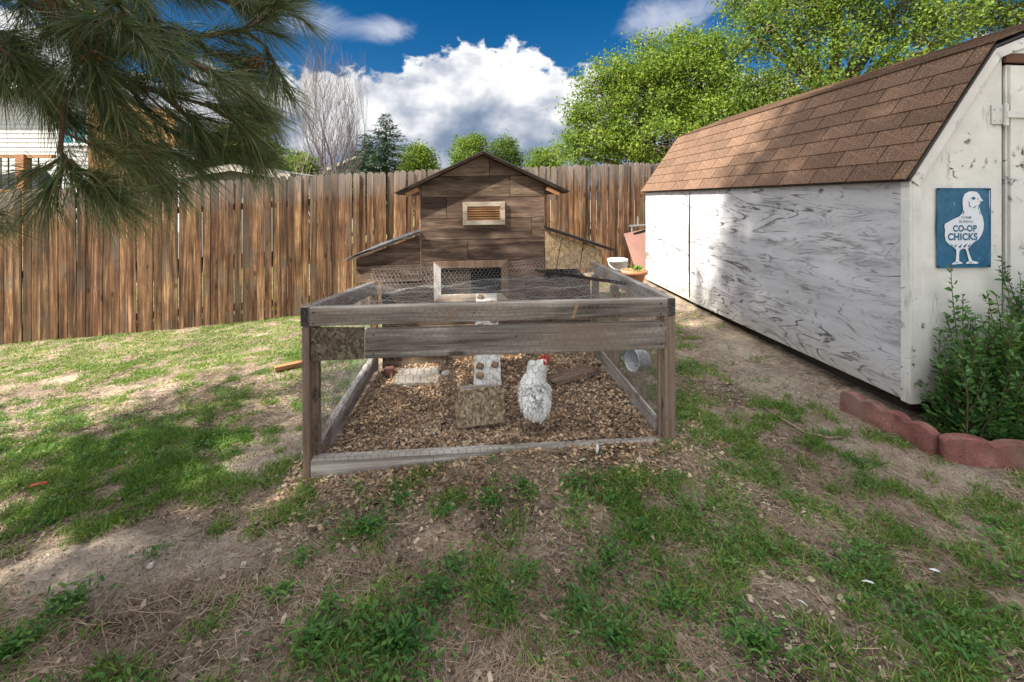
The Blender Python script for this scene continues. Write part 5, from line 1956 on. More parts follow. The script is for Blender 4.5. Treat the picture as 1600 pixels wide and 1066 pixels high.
for (px, py, nl, L0, r) in ((575, 830, 130, 0.045, 0.055), (620, 790, 80, 0.035, 0.05), (500, 1005, 150, 0.05, 0.06), (620, 1010, 240, 0.052, 0.075), (690, 930, 150, 0.038, 0.07),
                            (715, 890, 90, 0.036, 0.05), (770, 790, 90, 0.034, 0.05), (815, 765, 100, 0.036, 0.06), (900, 760, 110, 0.036, 0.06), (905, 790, 60, 0.036, 0.05),
                            (955, 880, 170, 0.036, 0.09), (905, 960, 150, 0.036, 0.06), (960, 1000, 150, 0.04, 0.07), (470, 880, 45, 0.04, 0.025), (440, 930, 35, 0.045, 0.025),
                            (105, 950, 90, 0.05, 0.04), (20, 1020, 90, 0.05, 0.04), (240, 870, 40, 0.03, 0.03), (510, 960, 40, 0.035, 0.03), (1080, 800, 90, 0.034, 0.06),
                            (1150, 850, 100, 0.034, 0.07), (1000, 830, 80, 0.034, 0.06), (1180, 1010, 170, 0.045, 0.08), (1050, 950, 120, 0.036, 0.08), (1330, 880, 120, 0.034, 0.07),
                            (1300, 900, 70, 0.03, 0.05), (1420, 960, 120, 0.036, 0.08), (820, 900, 70, 0.03, 0.05), (700, 800, 60, 0.032, 0.04), (790, 940, 60, 0.034, 0.04),
                            (1230, 780, 70, 0.03, 0.06), (1340, 760, 70, 0.028, 0.06), (1560, 850, 100, 0.034, 0.07), (370, 760, 60, 0.03, 0.06), (330, 700, 70, 0.03, 0.08),
                            (130, 720, 60, 0.03, 0.06), (1100, 700, 70, 0.03, 0.06), (1150, 740, 90, 0.03, 0.07), (1500, 1020, 120, 0.04, 0.08)):
    c = G(px, py)
    rosette(c.x, c.y, int(nl * 1.9), L0 * 0.60, L0 * 0.25, r * 0.92)
X, Y = pick(2000, 1.05, 3.4)
k = rng.uniform(size=len(X)) < grass_density(X, Y) * 0.8
for x_, y_ in zip(X[k], Y[k]):
    rosette(x_, y_, random.randint(10, 34), random.uniform(0.014, 0.028), random.uniform(0.006, 0.012), random.uniform(0.02, 0.045))
M_WEED = leafmat('weed_leaf', [(0.022, 0.080, 0.018), (0.055, 0.155, 0.032), (0.11, 0.23, 0.048), (0.22, 0.33, 0.08)], 0.5, 0.38)
tag(weed.build('weeds', M_WEED), 'clumps of broad-leaved green weeds in the foreground soil', 'weeds', None, 'stuff')

# feathers dropped round the run
M_FEATH = plain('white_down', (0.52, 0.52, 0.51), 0.85, 0.12, 30, 0.1)
fm = []
for kk in range(3):
    mb_ = MB()
    Lf_ = 0.05
    pts = [(0, 0.0), (0.008, 0.012), (0.011, 0.026), (0.008, 0.042), (0.0, Lf_)]
    vsf = []
    for i, (w_, y_) in enumerate(pts):
        zc = 0.012 * math.sin(y_ / Lf_ * PI) + 0.004 * kk * y_ / Lf_
        cx_ = 0.01 * math.sin(y_ * 30 + kk)
        vsf += [(cx_ - w_, y_, zc), (cx_, y_, zc + 0.003), (cx_ + w_, y_, zc)]
    fsf = []
    for i in range(4):
        fsf += [(i * 3, i * 3 + 1, i * 3 + 4, i * 3 + 3), (i * 3 + 1, i * 3 + 2, i * 3 + 5, i * 3 + 4)]
    me_ = bpy.data.meshes.new('feather')
    me_.from_pydata(vsf, [], fsf)
    fm.append(me_)
for i, (px, py, sc_, lab) in enumerate([
        (932, 715, 1.2, 'upright white feather in the soil below the front rail'), (905, 725, 1.0, 'white feather lying left of the upright one below the front rail'),
        (598, 727, 0.9, 'white feather under the left end of the front rail'), (1098, 682, 1.0, 'white feather in the grass right of the run post'),
        (1345, 915, 1.0, 'white feather on the grass at lower right'), (1450, 895, 0.8, 'white feather on the far lower right grass'),
        (1245, 945, 0.8, 'white feather on the grass at lower centre right')]):
    c = G(px, py)
    o = link('feather', fm[i % 3], M_FEATH)
    o.location = (c.x, c.y, c.z + 0.016)
    o.scale = (sc_ * 0.55, sc_ * 0.75, sc_ * 0.5)
    o.rotation_euler = (random.uniform(-.3, .3) if i else 1.1, random.uniform(-.3, .3), random.uniform(0, 6) if i else 0.2)
    tag(o, lab, 'feather', 'feathers dropped outside the run')
for i, (px, py) in enumerate([(556, 668), (572, 655), (660, 672), (680, 676), (700, 625), (712, 630), (930, 615), (925, 620), (945, 610), (760, 676), (815, 660), (850, 664)]):
    c = P3(px, py, 2.1)
    D_ = (CZ - 0.03) * F / (py - 312)
    x_, y_ = (px - 800) / F * D_, D_
    o = link('feather', fm[i % 3], M_FEATH)
    o.location = (x_, y_, floor_z(x_, y_) + 0.03)
    o.scale = (0.5, 0.6, 0.5)
    o.rotation_euler = (random.uniform(-.4, .4), random.uniform(-.4, .4), random.uniform(0, 6))
    tag(o, 'small white feather lying on the wood chips inside the run', 'feather', 'feathers inside the run')

# ------------------------------------------------------------------ shrub by the shed
sc0 = SHED_O + Matrix.Rotation(SHED_RZ, 3, 'Z') @ Vector((0.50, -0.20, 0))
shrub = thing('leafy_shrub', 'dense green leafy shrub growing behind the border stones by the shed', 'shrub', (sc0.x, sc0.y, float(ground_h(sc0.x, sc0.y))))
stem = MB()
LB, LD, LN, LL, LW = [], [], [], [], []
for k in range(520):
    u = random.uniform(-0.43, 0.62)
    v_ = random.uniform(-0.10, 0.10)
    hgt = random.uniform(0.30, 0.62) + 0.34 * math.exp(-((u - 0.22) / 0.30) ** 2) * random.uniform(0.4, 1.2) - 0.30 * max(0, -u - 0.22)
    hgt = max(hgt, 0.2)
    if k < 3:
        u, v_, hgt = -0.33 + 0.05 * k, 0.06, (0.86, 0.70, 0.6)[k]
    leanx = random.uniform(-0.25, 0.25) + u * 0.25
    leany = random.uniform(-0.30, 0.12)
    if k < 3:
        leanx, leany = -0.02, 0.02
    pts = []
    for i in range(7):
        t = i / 6
        pts.append(Vector((u + leanx * hgt * t ** 1.4 + 0.012 * math.sin(5 * t + k), v_ + leany * hgt * t ** 1.3, hgt * t * (1 - 0.12 * abs(leanx) * t))))
    for p in pts:
        p.y = min(p.y, 0.17)
    stem.tube(pts, [0.004 - 0.0027 * i / 6 for i in range(7)], 4, False)
    nl = int(95 * hgt) + 26
    for i in range(nl):
        t = random.uniform(0.02, 1.0)
        j = min(int(t * 6), 5)
        p = pts[j].lerp(pts[j + 1], t * 6 - j)
        d = (pts[j + 1] - pts[j]).normalized()
        sd_ = Vector((random.gauss(0, 1), random.gauss(0, 1), random.gauss(0, .4))).normalized()
        side = p + sd_ * random.uniform(0.0, 0.055) * (1.15 - t)
        LB.append(side[:])
        dd = (d * 0.7 + sd_ + Vector((0, 0, 0.15))).normalized()
        LD.append(dd[:])
        LN.append((Vector((0, -0.3, 1)) + Vector((random.gauss(0, .5), random.gauss(0, .5), 0)))[:])
        LL.append(random.uniform(0.018, 0.056) * (1.0 - 0.40 * t))
        LW.append(random.uniform(0.40, 0.55))
stem.build('stems', plain('shrub_stem', (0.10, 0.075, 0.045), 0.85, 0.3, 30, 0.3), shrub)
LB, LD, LN, LL, LW = map(np.array, (LB, LD, LN, LL, LW))
kk = LB[:, 1] < 0.185
LB, LD, LN, LL, LW = LB[kk], LD[kk], LN[kk], LL[kk], LW[kk]
v_, t_ = leaves6(LB, unit(LD), LN, LL, LL * LW * 1.15, 0.15)
npm = NP()
npm.add(v_, None, t_)
npm.build('foliage', leafmat('shrub_leaf', [(0.024, 0.076, 0.022), (0.052, 0.140, 0.034), (0.10, 0.215, 0.050), (0.21, 0.33, 0.075)], 0.45, 0.35, 0.35), shrub)

# ------------------------------------------------------------------ pine whose boughs hang into the view and shade the yard
PT = Vector((-3.25, -0.45, 0.0))
PT.z = float(ground_h(PT.x, PT.y)) - 0.05
pine = thing('pine_tree', 'long-needled pine with dark drooping boughs hanging in at upper left', 'tree', PT)
M_BARK = plain('pine_bark', (0.11, 0.065, 0.042), 0.95, 0.4, 10, 0.9)
mb = MB()
mb.tube([(0, 0, 0), (0.02, 0.0, 2), (0.0, 0.03, 5), (0.04, 0, 8), (0.0, 0, 11)], [0.24, 0.20, 0.15, 0.08, 0.02], 14)
mb.build('trunk', M_BARK, pine, 0, True)
M_NEEDLE = leafmat('pine_needle', [(0.026, 0.054, 0.018), (0.056, 0.102, 0.032), (0.105, 0.155, 0.052), (0.20, 0.22, 0.085), (0.30, 0.20, 0.10)], 0.45, 0.25, 0.5)
M_CONE = leafmat('brown_pollen_cone', [(0.09, 0.045, 0.018), (0.19, 0.10, 0.04), (0.30, 0.17, 0.075)], 0.8, 0.1, 0.1)
need = NP()
wood_b = MB()
cone = NP()


def tuft(tip, axis, n=95, L0=0.19, spread=0.85, width=0.0021, droop=0.034, back=0.10):
    axis = Vector(axis).normalized()
    ax = np.array(axis)
    t = rng.uniform(0, 1, n)
    B = np.array(tip) - ax * (back * (1 - t))[:, None]
    R = rng.normal(size=(n, 3))
    R = unit(R - (R @ ax)[:, None] * ax)
    ang = rng.uniform(0.15, spread, n) * (1.25 - 0.5 * t)
    D = ax * np.cos(ang)[:, None] + R * np.sin(ang)[:, None]
    Lh = L0 * rng.uniform(0.75, 1.15, n)
    bend = np.array([[0, 0, -1.0]]) * (droop * rng.uniform(0.4, 1.5, n))[:, None]
    need.add(*blades(B, D, Lh, np.full(n, width) * rng.uniform(0.8, 1.2, n), bend))


def bough(path, r0, r1, twig_every=0.054, twig=(0.06, 0.16), nn=95, bias=Vector((0.35, 0.0, -0.30)), start=0.25, L0=0.19, keep=1.0):
    """branch from a list of world points; side twigs carry tufts of needles"""
    arr = catmull([tuple(p) for p in path], 6)
    pts = [Vector(a) for a in arr]
    n = len(pts)
    wood_b.tube([p - PT for p in pts], [r0 + (r1 - r0) * i / (n - 1) for i in range(n)], 6)
    acc = 0.0
    total = sum((pts[i + 1] - pts[i]).length for i in range(n - 1))
    s = 0.0
    for i in range(n - 1):
        seg = (pts[i + 1] - pts[i])
        s += seg.length
        acc += seg.length
        if s / total < start:
            acc = 0
            continue
        while acc > twig_every:
            acc -= twig_every
            if random.random() > keep:
                continue
            d = seg.normalized()
            sd_ = Vector((random.gauss(0, 1), random.gauss(0, 1), random.gauss(0, 0.8))).normalized()
            ax = (d * 0.9 + sd_ * 0.75 + bias).normalized()
            Lt = random.uniform(*twig) * random.choice((0.7, 1.0, 1.5))
            tip = pts[i] + ax * Lt
            wood_b.tube([pts[i] - PT, pts[i].lerp(tip, 0.5) - PT + Vector((0, 0, -0.008)), tip - PT], [r1 * 1.1, r1 * 0.9, r1 * 0.6], 5, False)
            tuft(tip, ax + Vector((0, 0, -0.12)), nn, L0)
    tuft(pts[-1], pts[-1] - pts[-2], int(nn * 1.4), L0 * 1.05)


def PX(lst):
    return [P3(*t) for t in lst]


att = lambda z: PT + Vector((0.1, 0.1, z))
bough([att(2.3)] + PX([(-60, -90, 1.95), (130, 10, 1.95), (280, 55, 1.95), (380, 45, 1.95), (435, 15, 1.95)]), 0.013, 0.0045)
bough([att(2.2)] + PX([(-70, -40, 1.7), (140, 110, 1.72), (250, 145, 1.75), (330, 165, 1.8), (378, 175, 1.85)]), 0.013, 0.0045)
bough(PX([(140, 110, 1.72), (104, 155, 1.62), (97, 205, 1.57), (96, 240, 1.54), (112, 268, 1.5)]), 0.009, 0.006, 0.05, (0.03, 0.08), 60, Vector((0.15, 0, -0.5)), 0.72)
bough(PX([(110, 250, 1.5), (135, 272, 1.48), (160, 280, 1.47)]), 0.006, 0.004, 0.045, (0.03, 0.07), 60, Vector((0.5, 0, -0.3)), 0.2)
bough(PX([(98, 245, 1.54), (70, 262, 1.5), (40, 268, 1.5)]), 0.006, 0.004, 0.05, (0.03, 0.06), 45, Vector((-0.3, 0, -0.4)), 0.3)
bough(PX([(112, 268, 1.5), (128, 290, 1.47), (165, 305, 1.46), (190, 308, 1.46)]), 0.006, 0.004, 0.035, (0.03, 0.07), 60, Vector((0.4, 0, -0.5)), 0.1)
bough(PX([(100, 255, 1.52), (85, 285, 1.5), (70, 305, 1.5)]), 0.006, 0.004, 0.04, (0.03, 0.06), 50, Vector((-0.1, 0, -0.6)), 0.2)
bough(PX([(235, 245, 1.66), (255, 268, 1.66), (270, 285, 1.66)]), 0.006, 0.004, 0.04, (0.03, 0.06), 50, Vector((0.2, 0, -0.5)), 0.2)
bough(PX([(200, 130, 1.76), (240, 185, 1.85), (290, 215, 1.92), (345, 215, 1.98)]), 0.010, 0.005, 0.042, (0.05, 0.12), 80)
bough(PX([(250, 145, 1.75), (300, 190, 1.8), (330, 225, 1.85), (390, 238, 1.9)]), 0.009, 0.005, 0.045, (0.05, 0.11), 80)
bough(PX([(140, 110, 1.72), (170, 170, 1.7), (200, 215, 1.68), (235, 245, 1.66)]), 0.009, 0.005, 0.042, (0.05, 0.11), 75)
bough([att(2.0)] + PX([(-110, 40, 1.5), (-10, 70, 1.5), (40, 110, 1.5)]), 0.010, 0.004, 0.042, (0.05, 0.12), 60)
bough([att(1.2)] + PX([(-140, 330, 1.6), (-60, 345, 1.6), (-28, 348, 1.6)]), 0.010, 0.005, 0.09, (0.04, 0.08), 45, Vector((0.3, 0, -0.2)), 0.8)
bough([att(2.7)] + PX([(0, -120, 2.05), (200, -50, 2.05), (310, -10, 2.05), (400, -40, 2.05)]), 0.013, 0.0045)
bough([att(2.4)] + PX([(60, -40, 1.6), (180, 35, 1.62), (290, 95, 1.7), (365, 120, 1.75)]), 0.013, 0.0045)
bough(PX([(280, 55, 1.95), (340, 85, 1.95), (395, 95, 1.98)]), 0.009, 0.005, 0.042, (0.05, 0.11), 85)
bough(PX([(60, -40, 1.6), (90, 20, 1.6), (130, 70, 1.6), (150, 110, 1.6)]), 0.010, 0.006, 0.045, (0.05, 0.12), 70)
bough([att(2.3)] + PX([(-60, -60, 1.8), (40, 0, 1.8), (110, 40, 1.8), (190, 60, 1.8)]), 0.010, 0.0045, 0.042, (0.06, 0.15), 80)
bough([att(2.6)] + PX([(120, -120, 1.9), (210, -20, 1.88), (240, 40, 1.85), (260, 100, 1.82)]), 0.010, 0.0045, 0.042, (0.06, 0.15), 80)
bough(PX([(310, -10, 2.05), (390, 10, 2.05), (450, 0, 2.05)]), 0.008, 0.005, 0.042, (0.05, 0.10), 85)
bough(PX([(190, 60, 1.8), (150, 120, 1.85), (170, 190, 1.9), (210, 235, 1.95)]), 0.009, 0.0045, 0.042, (0.05, 0.12), 75)
bough(PX([(260, 100, 1.82), (310, 130, 1.9), (370, 140, 1.95), (410, 170, 2.0)]), 0.009, 0.0045, 0.042, (0.05, 0.12), 80)
bough([att(2.1)] + PX([(-90, 30, 1.75), (-10, 60, 1.75), (60, 100, 1.75), (90, 130, 1.75)]), 0.010, 0.004, 0.042, (0.05, 0.12), 60)
bough([att(2.0)] + PX([(-60, 90, 1.65), (20, 125, 1.65), (70, 160, 1.66), (110, 190, 1.68)]), 0.010, 0.004, 0.042, (0.05, 0.12), 70)
bough(PX([(150, 110, 1.6), (180, 160, 1.6), (190, 210, 1.6), (215, 250, 1.6)]), 0.008, 0.004, 0.042, (0.05, 0.11), 70)
bough(PX([(97, 205, 1.57), (140, 225, 1.57), (180, 240, 1.57)]), 0.006, 0.004, 0.045, (0.04, 0.10), 60)
bough(PX([(200, 215, 1.68), (240, 225, 1.75), (290, 250, 1.8)]), 0.006, 0.004, 0.042, (0.04, 0.10), 65)
bough(PX([(330, 165, 1.8), (380, 200, 1.85), (410, 232, 1.9)]), 0.007, 0.004, 0.042, (0.05, 0.10), 80)
bough(PX([(380, 45, 1.95), (420, 80, 1.98), (430, 130, 2.0)]), 0.007, 0.004, 0.045, (0.05, 0.10), 75)
for (px, py, D_) in ((235, 108, 1.78), (205, 80, 1.74), (215, 130, 1.78), (75, 55, 1.6), (90, 12, 1.62), (240, 70, 1.9), (170, 35, 1.72), (140, 95, 1.6), (400, 98, 1.9), (150, 60, 1.66), (225, 140, 1.74)):
    c = np.array(P3(px, py, D_))
    n = 70
    an = unit(rng.normal(size=(n, 3)))
    v_, t_ = leaves(c + rng.normal(size=(n, 3)) * 0.022, an, rng.normal(size=(n, 3)), rng.uniform(0.012, 0.03, n), rng.uniform(0.006, 0.011, n))
    cone.add(v_ - np.array(PT), None, t_)
cone.build('pollen_cones', M_CONE, pine)['kind'] = 'stuff'


# upper crown, out of the view above and behind the camera
def seen(p):
    return p.y > 0.1 and abs(p.x) < 1.25 * p.y + 0.45 and p.z - CZ < 0.47 * p.y + 0.30


for z in np.arange(1.9, 10.6, 0.34):
    rad = 3.0 * (1 - (z - 1.6) / 9.6) ** 0.75 + 0.2
    nb = 7 if z < 7 else 5
    a0 = random.uniform(0, 6.28)
    for k in range(nb):
        a = a0 + 2 * PI * k / nb + random.uniform(-0.35, 0.35)
        rl_ = rad * random.uniform(0.72, 1.08)
        prev = Vector((0, 0, z))
        pts = [prev]
        ns = max(int(rl_ / 0.22), 2)
        for i in range(1, ns + 1):
            t = i / ns
            p = Vector((math.cos(a + 0.15 * math.sin(3 * t + k)) * rl_ * t, math.sin(a + 0.15 * math.sin(3 * t + k)) * rl_ * t, z + 0.25 * rl_ * t - 0.32 * rl_ * t * t))
            if seen(p + PT):
                break
            pts.append(p)
        if len(pts) < 3:
            continue
        wood_b.tube(pts, [0.035 * (1 - 0.8 * i / len(pts)) for i in range(len(pts))], 5, False)
        for i in range(2, len(pts)):
            for _ in range(4 if z < 4.6 else 9):
                d = (pts[i] - pts[i - 1]).normalized()
                sd_ = Vector((random.gauss(0, 1), random.gauss(0, 1), random.gauss(0, 0.5))).normalized()
                ax = (d * 0.5 + sd_).normalized()
                tip = pts[i] + ax * random.uniform(0.12, 0.42)
                if seen(tip + PT) or seen(tip + PT + Vector((0.15, 0.1, -0.2))):
                    continue
                tuft(tip + PT, ax, 26, 0.19, 1.1, 0.0075, 0.03, 0.14)
ob = need.build('needles', M_NEEDLE, pine, PT)
wood_b.build('branches', M_BARK, pine, 0, True)


# ------------------------------------------------------------------ broad-leaved trees beyond the fence
M_TBARK = plain('grey_brown_bark', (0.085, 0.068, 0.055), 0.95, 0.35, 9, 0.8)


def crown_leaves(clumps, per, sig, L0, W0, flat_=0.5):
    n = len(clumps) * per
    c = np.repeat(np.array(clumps), per, 0)
    B = c + rng.normal(size=(n, 3)) * np.array([[sig, sig, sig * 0.8]])
    D = unit(rng.normal(size=(n, 3)) + np.array([[0, 0, -0.15]]))
    Nn = rng.normal(size=(n, 3)) + np.array([[0, 0, flat_]])
    v_, t_ = leaves(B, D, Nn, L0 * rng.uniform(0.45, 1.5, n), W0 * rng.uniform(0.45, 1.4, n), 0.15)
    return v_, t_


def broad_tree(label, base, trunk_h, trunk_r, blobs, nclump, per, sig, L0, W0, cols, group='trees beyond the fence', forks=4, name='leafy_tree'):
    base = Vector(base)
    t = thing(name, label, 'tree', base, 0, group)
    mb_ = MB()
    topp = Vector((random.uniform(-.1, .1), random.uniform(-.1, .1), trunk_h))
    mb_.tube([(0, 0, -0.1), (0.03, 0, trunk_h * 0.5), topp], [trunk_r * 1.15, trunk_r * 0.9, trunk_r * 0.75], 10)
    clumps = []
    for (c, r) in blobs:
        c = Vector(c) - base
        r = Vector(r)
        mid = topp.lerp(c, 0.55) + Vector((random.uniform(-.2, .2), random.uniform(-.2, .2), 0.15))
        mb_.tube([topp - Vector((0, 0, 0.1)), mid, c], [trunk_r * 0.5, trunk_r * 0.32, trunk_r * 0.14], 7)
        nk = max(int(nclump * r.x * r.y * r.z / sum(x[1][0] * x[1][1] * x[1][2] for x in blobs)), 6)
        for k in range(nk):
            d = Vector((random.gauss(0, 1), random.gauss(0, 1), random.gauss(0, 1))).normalized()
            s = random.uniform(0.35, 1.0) ** 0.5 * random.uniform(0.82, 1.12)
            p = c + Vector((d.x * r.x, d.y * r.y, d.z * r.z)) * s
            clumps.append(p[:])
            if k % 2 == 0:
                q = c.lerp(p, 0.25)
                mb_.tube([q, q.lerp(p, 0.5) + Vector((0, 0, 0.06)), p], [trunk_r * 0.11, trunk_r * 0.08, trunk_r * 0.03], 4, False)
    mb_.build('trunk', M_TBARK, t, 0, True)
    v_, t_ = crown_leaves(clumps, per, sig, L0, W0)
    npm_ = NP()
    npm_.add(v_, None, t_)
    npm_.build('crown', leafmat('leaf', cols, 0.55, 0.48, 0.2), t)
    return t


LIME = [(0.055, 0.102, 0.012), (0.105, 0.172, 0.021), (0.165, 0.240, 0.033), (0.27, 0.33, 0.056)]
MIDG = [(0.048, 0.092, 0.013), (0.090, 0.155, 0.021), (0.145, 0.212, 0.032), (0.23, 0.285, 0.053)]
DEEP = [(0.030, 0.062, 0.013), (0.055, 0.105, 0.020), (0.095, 0.150, 0.030), (0.16, 0.21, 0.05)]


def bl(px, py, D_, rx, rz, ry=None):
    return (P3(px, py, D_)[:], (rx, ry or (rx + rz) / 2, rz))


# big rounded tree left of the shed roof
b0 = P3(1040, 300, 10.5)
broad_tree('large rounded bright green leafy tree rising behind the shed roof', (b0.x, 10.5, 0.0), 1.6, 0.16,
           [bl(1010, 150, 10.5, 1.05, 0.95), bl(930, 200, 10.3, 0.75, 0.85), bl(1080, 130, 10.8, 1.0, 1.05), bl(960, 120, 10.6, 0.55, 0.55), bl(925, 130, 10.4, 0.35, 0.45), bl(1130, 190, 10.2, 1.0, 0.9),
            bl(1020, 225, 10.0, 1.2, 0.65), bl(900, 240, 10.2, 0.42, 0.5), bl(1060, 75, 10.8, 0.5, 0.45), bl(1120, 80, 10.8, 0.5, 0.45), bl(900, 170, 10.4, 0.25, 0.4), bl(1010, 75, 10.6, 0.4, 0.35)],
           820, 88, 0.14, 0.070, 0.040, LIME)
b0 = P3(1315, 120, 9.5)
broad_tree('tall open leafy tree with dark trunk behind the shed ridge', (b0.x, 9.8, 0.1), 3.2, 0.22,
           [bl(1180, 60, 9.8, 0.6, 0.6), bl(1240, 20, 9.8, 0.8, 0.7), bl(1320, -10, 9.6, 0.8, 0.6), bl(1400, 30, 9.6, 0.75, 0.6), bl(1480, 30, 9.6, 0.7, 0.6), bl(1250, 130, 9.4, 0.85, 0.6), bl(1560, 20, 9.8, 0.8, 0.6),
            bl(1180, 150, 9.6, 0.6, 0.6), bl(1400, 110, 9.4, 0.7, 0.45), bl(1640, 60, 9.8, 0.8, 0.8), bl(1300, -100, 9.8, 1.4, 1.0), bl(1500, -90, 9.8, 1.4, 1.0), bl(1340, 150, 9.3, 0.5, 0.4), bl(1160, 5, 10, 0.5, 0.4), bl(1320, 70, 9.2, 0.5, 0.45), bl(1440, 80, 9.3, 0.6, 0.45), bl(1280, 60, 9.5, 0.5, 0.45)],
           1050, 78, 0.16, 0.072, 0.042, MIDG)
for (label, px, py, D_, rx, rz, cols, nc) in (
        ('small bright green tree just right of the dark spruce', 655, 255, 17, 0.55, 0.65, LIME, 60),
        ('green tree behind the left slope of the coop roof', 735, 240, 19, 0.75, 0.85, MIDG, 80),
        ('grey-green tree behind the right slope of the coop roof', 788, 245, 20, 0.75, 0.85, DEEP, 80),
        ('low round green tree between the coop roof and the big tree', 851, 255, 18, 0.62, 0.55, MIDG, 60),
        ('yellow-green tree showing below the pine boughs', 385, 235, 15, 1.1, 0.95, LIME, 100),
        ('green tree glimpsed behind the pine boughs beside the bare tree', 470, 262, 15, 0.5, 0.35, LIME, 40)):
    c = P3(px, py, D_)
    broad_tree(label, (c.x, D_, 0.0), max(c.z - rz, 0.6), 0.09,
               [((c.x, c.y, c.z), (rx, rx, rz)), ((c.x - rx * 0.6, c.y, c.z - rz * 0.4), (rx * 0.6, rx * 0.6, rz * 0.5)), ((c.x + rx * 0.6, c.y, c.z - rz * 0.45), (rx * 0.6, rx * 0.6, rz * 0.5)),
                ((c.x + rx * random.uniform(-.3, .3), c.y, c.z + rz * 0.6), (rx * 0.45, rx * 0.45, rz * 0.5))],
               nc * 2, 44, 0.15, 0.10, 0.055, cols)


# ------------------------------------------------------------------ spruce
def spruce(label, px, py_top, D_, half_w):
    tp = P3(px, py_top, D_)
    base = Vector((tp.x, D_, 0.0))
    t = thing('spruce_tree', label, 'tree', base, 0, 'trees beyond the fence')
    H = tp.z
    MB().tube([(0, 0, -0.1), (0, 0, H * 0.6), (0, 0, H)], [0.14, 0.07, 0.01], 8).build('trunk', M_TBARK, t)
    B, D2, Nn, LL_, WW_ = [], [], [], [], []
    z = 0.7
    while z < H - 0.05:
        fr_ = (H - z) / H
        rad = half_w * min(1.0, 1.95 * fr_ ** 0.9) + 0.03
        nb = int(6 + 12 * fr_)
        for k in range(nb):
            a = random.uniform(0, 2 * PI)
            rr_ = rad * random.uniform(0.7, 1.1)
            ns = max(int(rr_ / 0.07), 2)
            for i in range(ns):
                s = (i + 0.5) / ns
                p = Vector((math.cos(a) * rr_ * s, math.sin(a) * rr_ * s, z - 0.25 * rr_ * s + 0.22 * rr_ * s * s))
                for _ in range(4):
                    B.append((p + Vector((random.gauss(0, .035), random.gauss(0, .035), random.gauss(0, .03))))[:])
                    D2.append((math.cos(a) + random.gauss(0, .6), math.sin(a) + random.gauss(0, .6), -0.15 + random.gauss(0, .35)))
                    Nn.append((random.gauss(0, .5), random.gauss(0, .5), 1))
        z += 0.13
    B, D2, Nn = np.array(B), unit(np.array(D2)), np.array(Nn)
    n = len(B)
    v_, t_ = leaves(B, D2, Nn, rng.uniform(0.10, 0.19, n), rng.uniform(0.025, 0.05, n), 0.3)
    npm_ = NP()
    npm_.add(v_, None, t_)
    npm_.build('crown', leafmat('spruce_needle', [(0.016, 0.036, 0.020), (0.032, 0.062, 0.034), (0.060, 0.100, 0.058), (0.11, 0.15, 0.095)], 0.6, 0.05, 0.2), t)


spruce('blue-green conical spruce standing behind the fence', 603, 176, 18, 1.55)
spruce('smaller grey-green spruce beside the bare tree', 570, 208, 19, 1.1)


# ------------------------------------------------------------------ bare trees
def bare_tree(label, px, py_top, D_, half_w, n_main, dens, rad0, col, name='bare_tree', depth=4):
    tp = P3(px, py_top, D_)
    base = Vector((tp.x, D_, 0.0))
    t = thing(name, label, 'tree', base, 0, 'bare trees beyond the fence')
    H = tp.z
    mb_ = MB()
    mb_.tube([(0, 0, -0.1), (0.02, 0, H * 0.12), (0, 0, H * 0.22)], [rad0 * 1.2, rad0, rad0 * 0.9], 8)
    twigs = NP()
    Bs, Ds, Ls, Ws = [], [], [], []

    def grow(p, d, L_, r, lev):
        ns = 5
        pts = [p]
        rs = [r]
        for i in range(ns):
            d = (d + Vector((random.gauss(0, .10), random.gauss(0, .10), 0.10))).normalized()
            p = p + d * L_ / ns
            pts.append(p)
            rs.append(r * (1 - 0.75 * (i + 1) / ns))
            lim = abs(p.x) / half_w + 0.0
        mb_.tube(pts, rs, 5 if lev < 2 else 3, False)
        if lev >= depth:
            return
        for k in range(dens if lev > 0 else dens + 2):
            j = random.randint(1, ns)
            dd = (d + Vector((random.gauss(0, .42), random.gauss(0, .42), random.uniform(0.0, 0.35)))).normalized()
            grow(pts[j], dd, L_ * random.uniform(0.48, 0.72), max(rs[j] * 0.6, 0.004), lev + 1)

    for k in range(n_main):
        a = 2 * PI * k / n_main + random.uniform(-.3, .3)
        tilt = random.uniform(0.15, 0.85)
        d = Vector((math.cos(a) * tilt, math.sin(a) * tilt, 1)).normalized()
        grow(Vector((0, 0, H * random.uniform(0.10, 0.22))), d, H * random.uniform(0.46, 0.58), rad0 * 0.55, 1)
    # keep the crown inside its outline
    vs_ = np.array(mb_.v)
    zf_ = np.clip(vs_[:, 2] / H, 0, 1.6)
    k = np.where(zf_ > 1.0, 1.0 / np.maximum(zf_, 1e-3), 1.0)
    vs_[:, 2] *= np.where(zf_ > 1.0, 0.5 + 0.5 * k, 1.0)
    env = half_w * np.interp(vs_[:, 2] / H, [0, 0.35, 0.6, 0.85, 1.0, 1.2], [0.9, 1.0, 1.05, 0.80, 0.42, 0.15])
    rr_ = np.hypot(vs_[:, 0], vs_[:, 1])
    f_ = np.where(rr_ > env * 0.8, (env * 0.8 + (rr_ - env * 0.8) * 0.3) / np.maximum(rr_, 1e-3), 1.0)
    vs_[:, 0] *= f_
    vs_[:, 1] *= f_
    mb_.v = [tuple(x_) for x_ in vs_]
    mb_.build('trunk_and_twigs', plain('bare_bark', col, 0.9, 0.3, 6, 0.3), t)


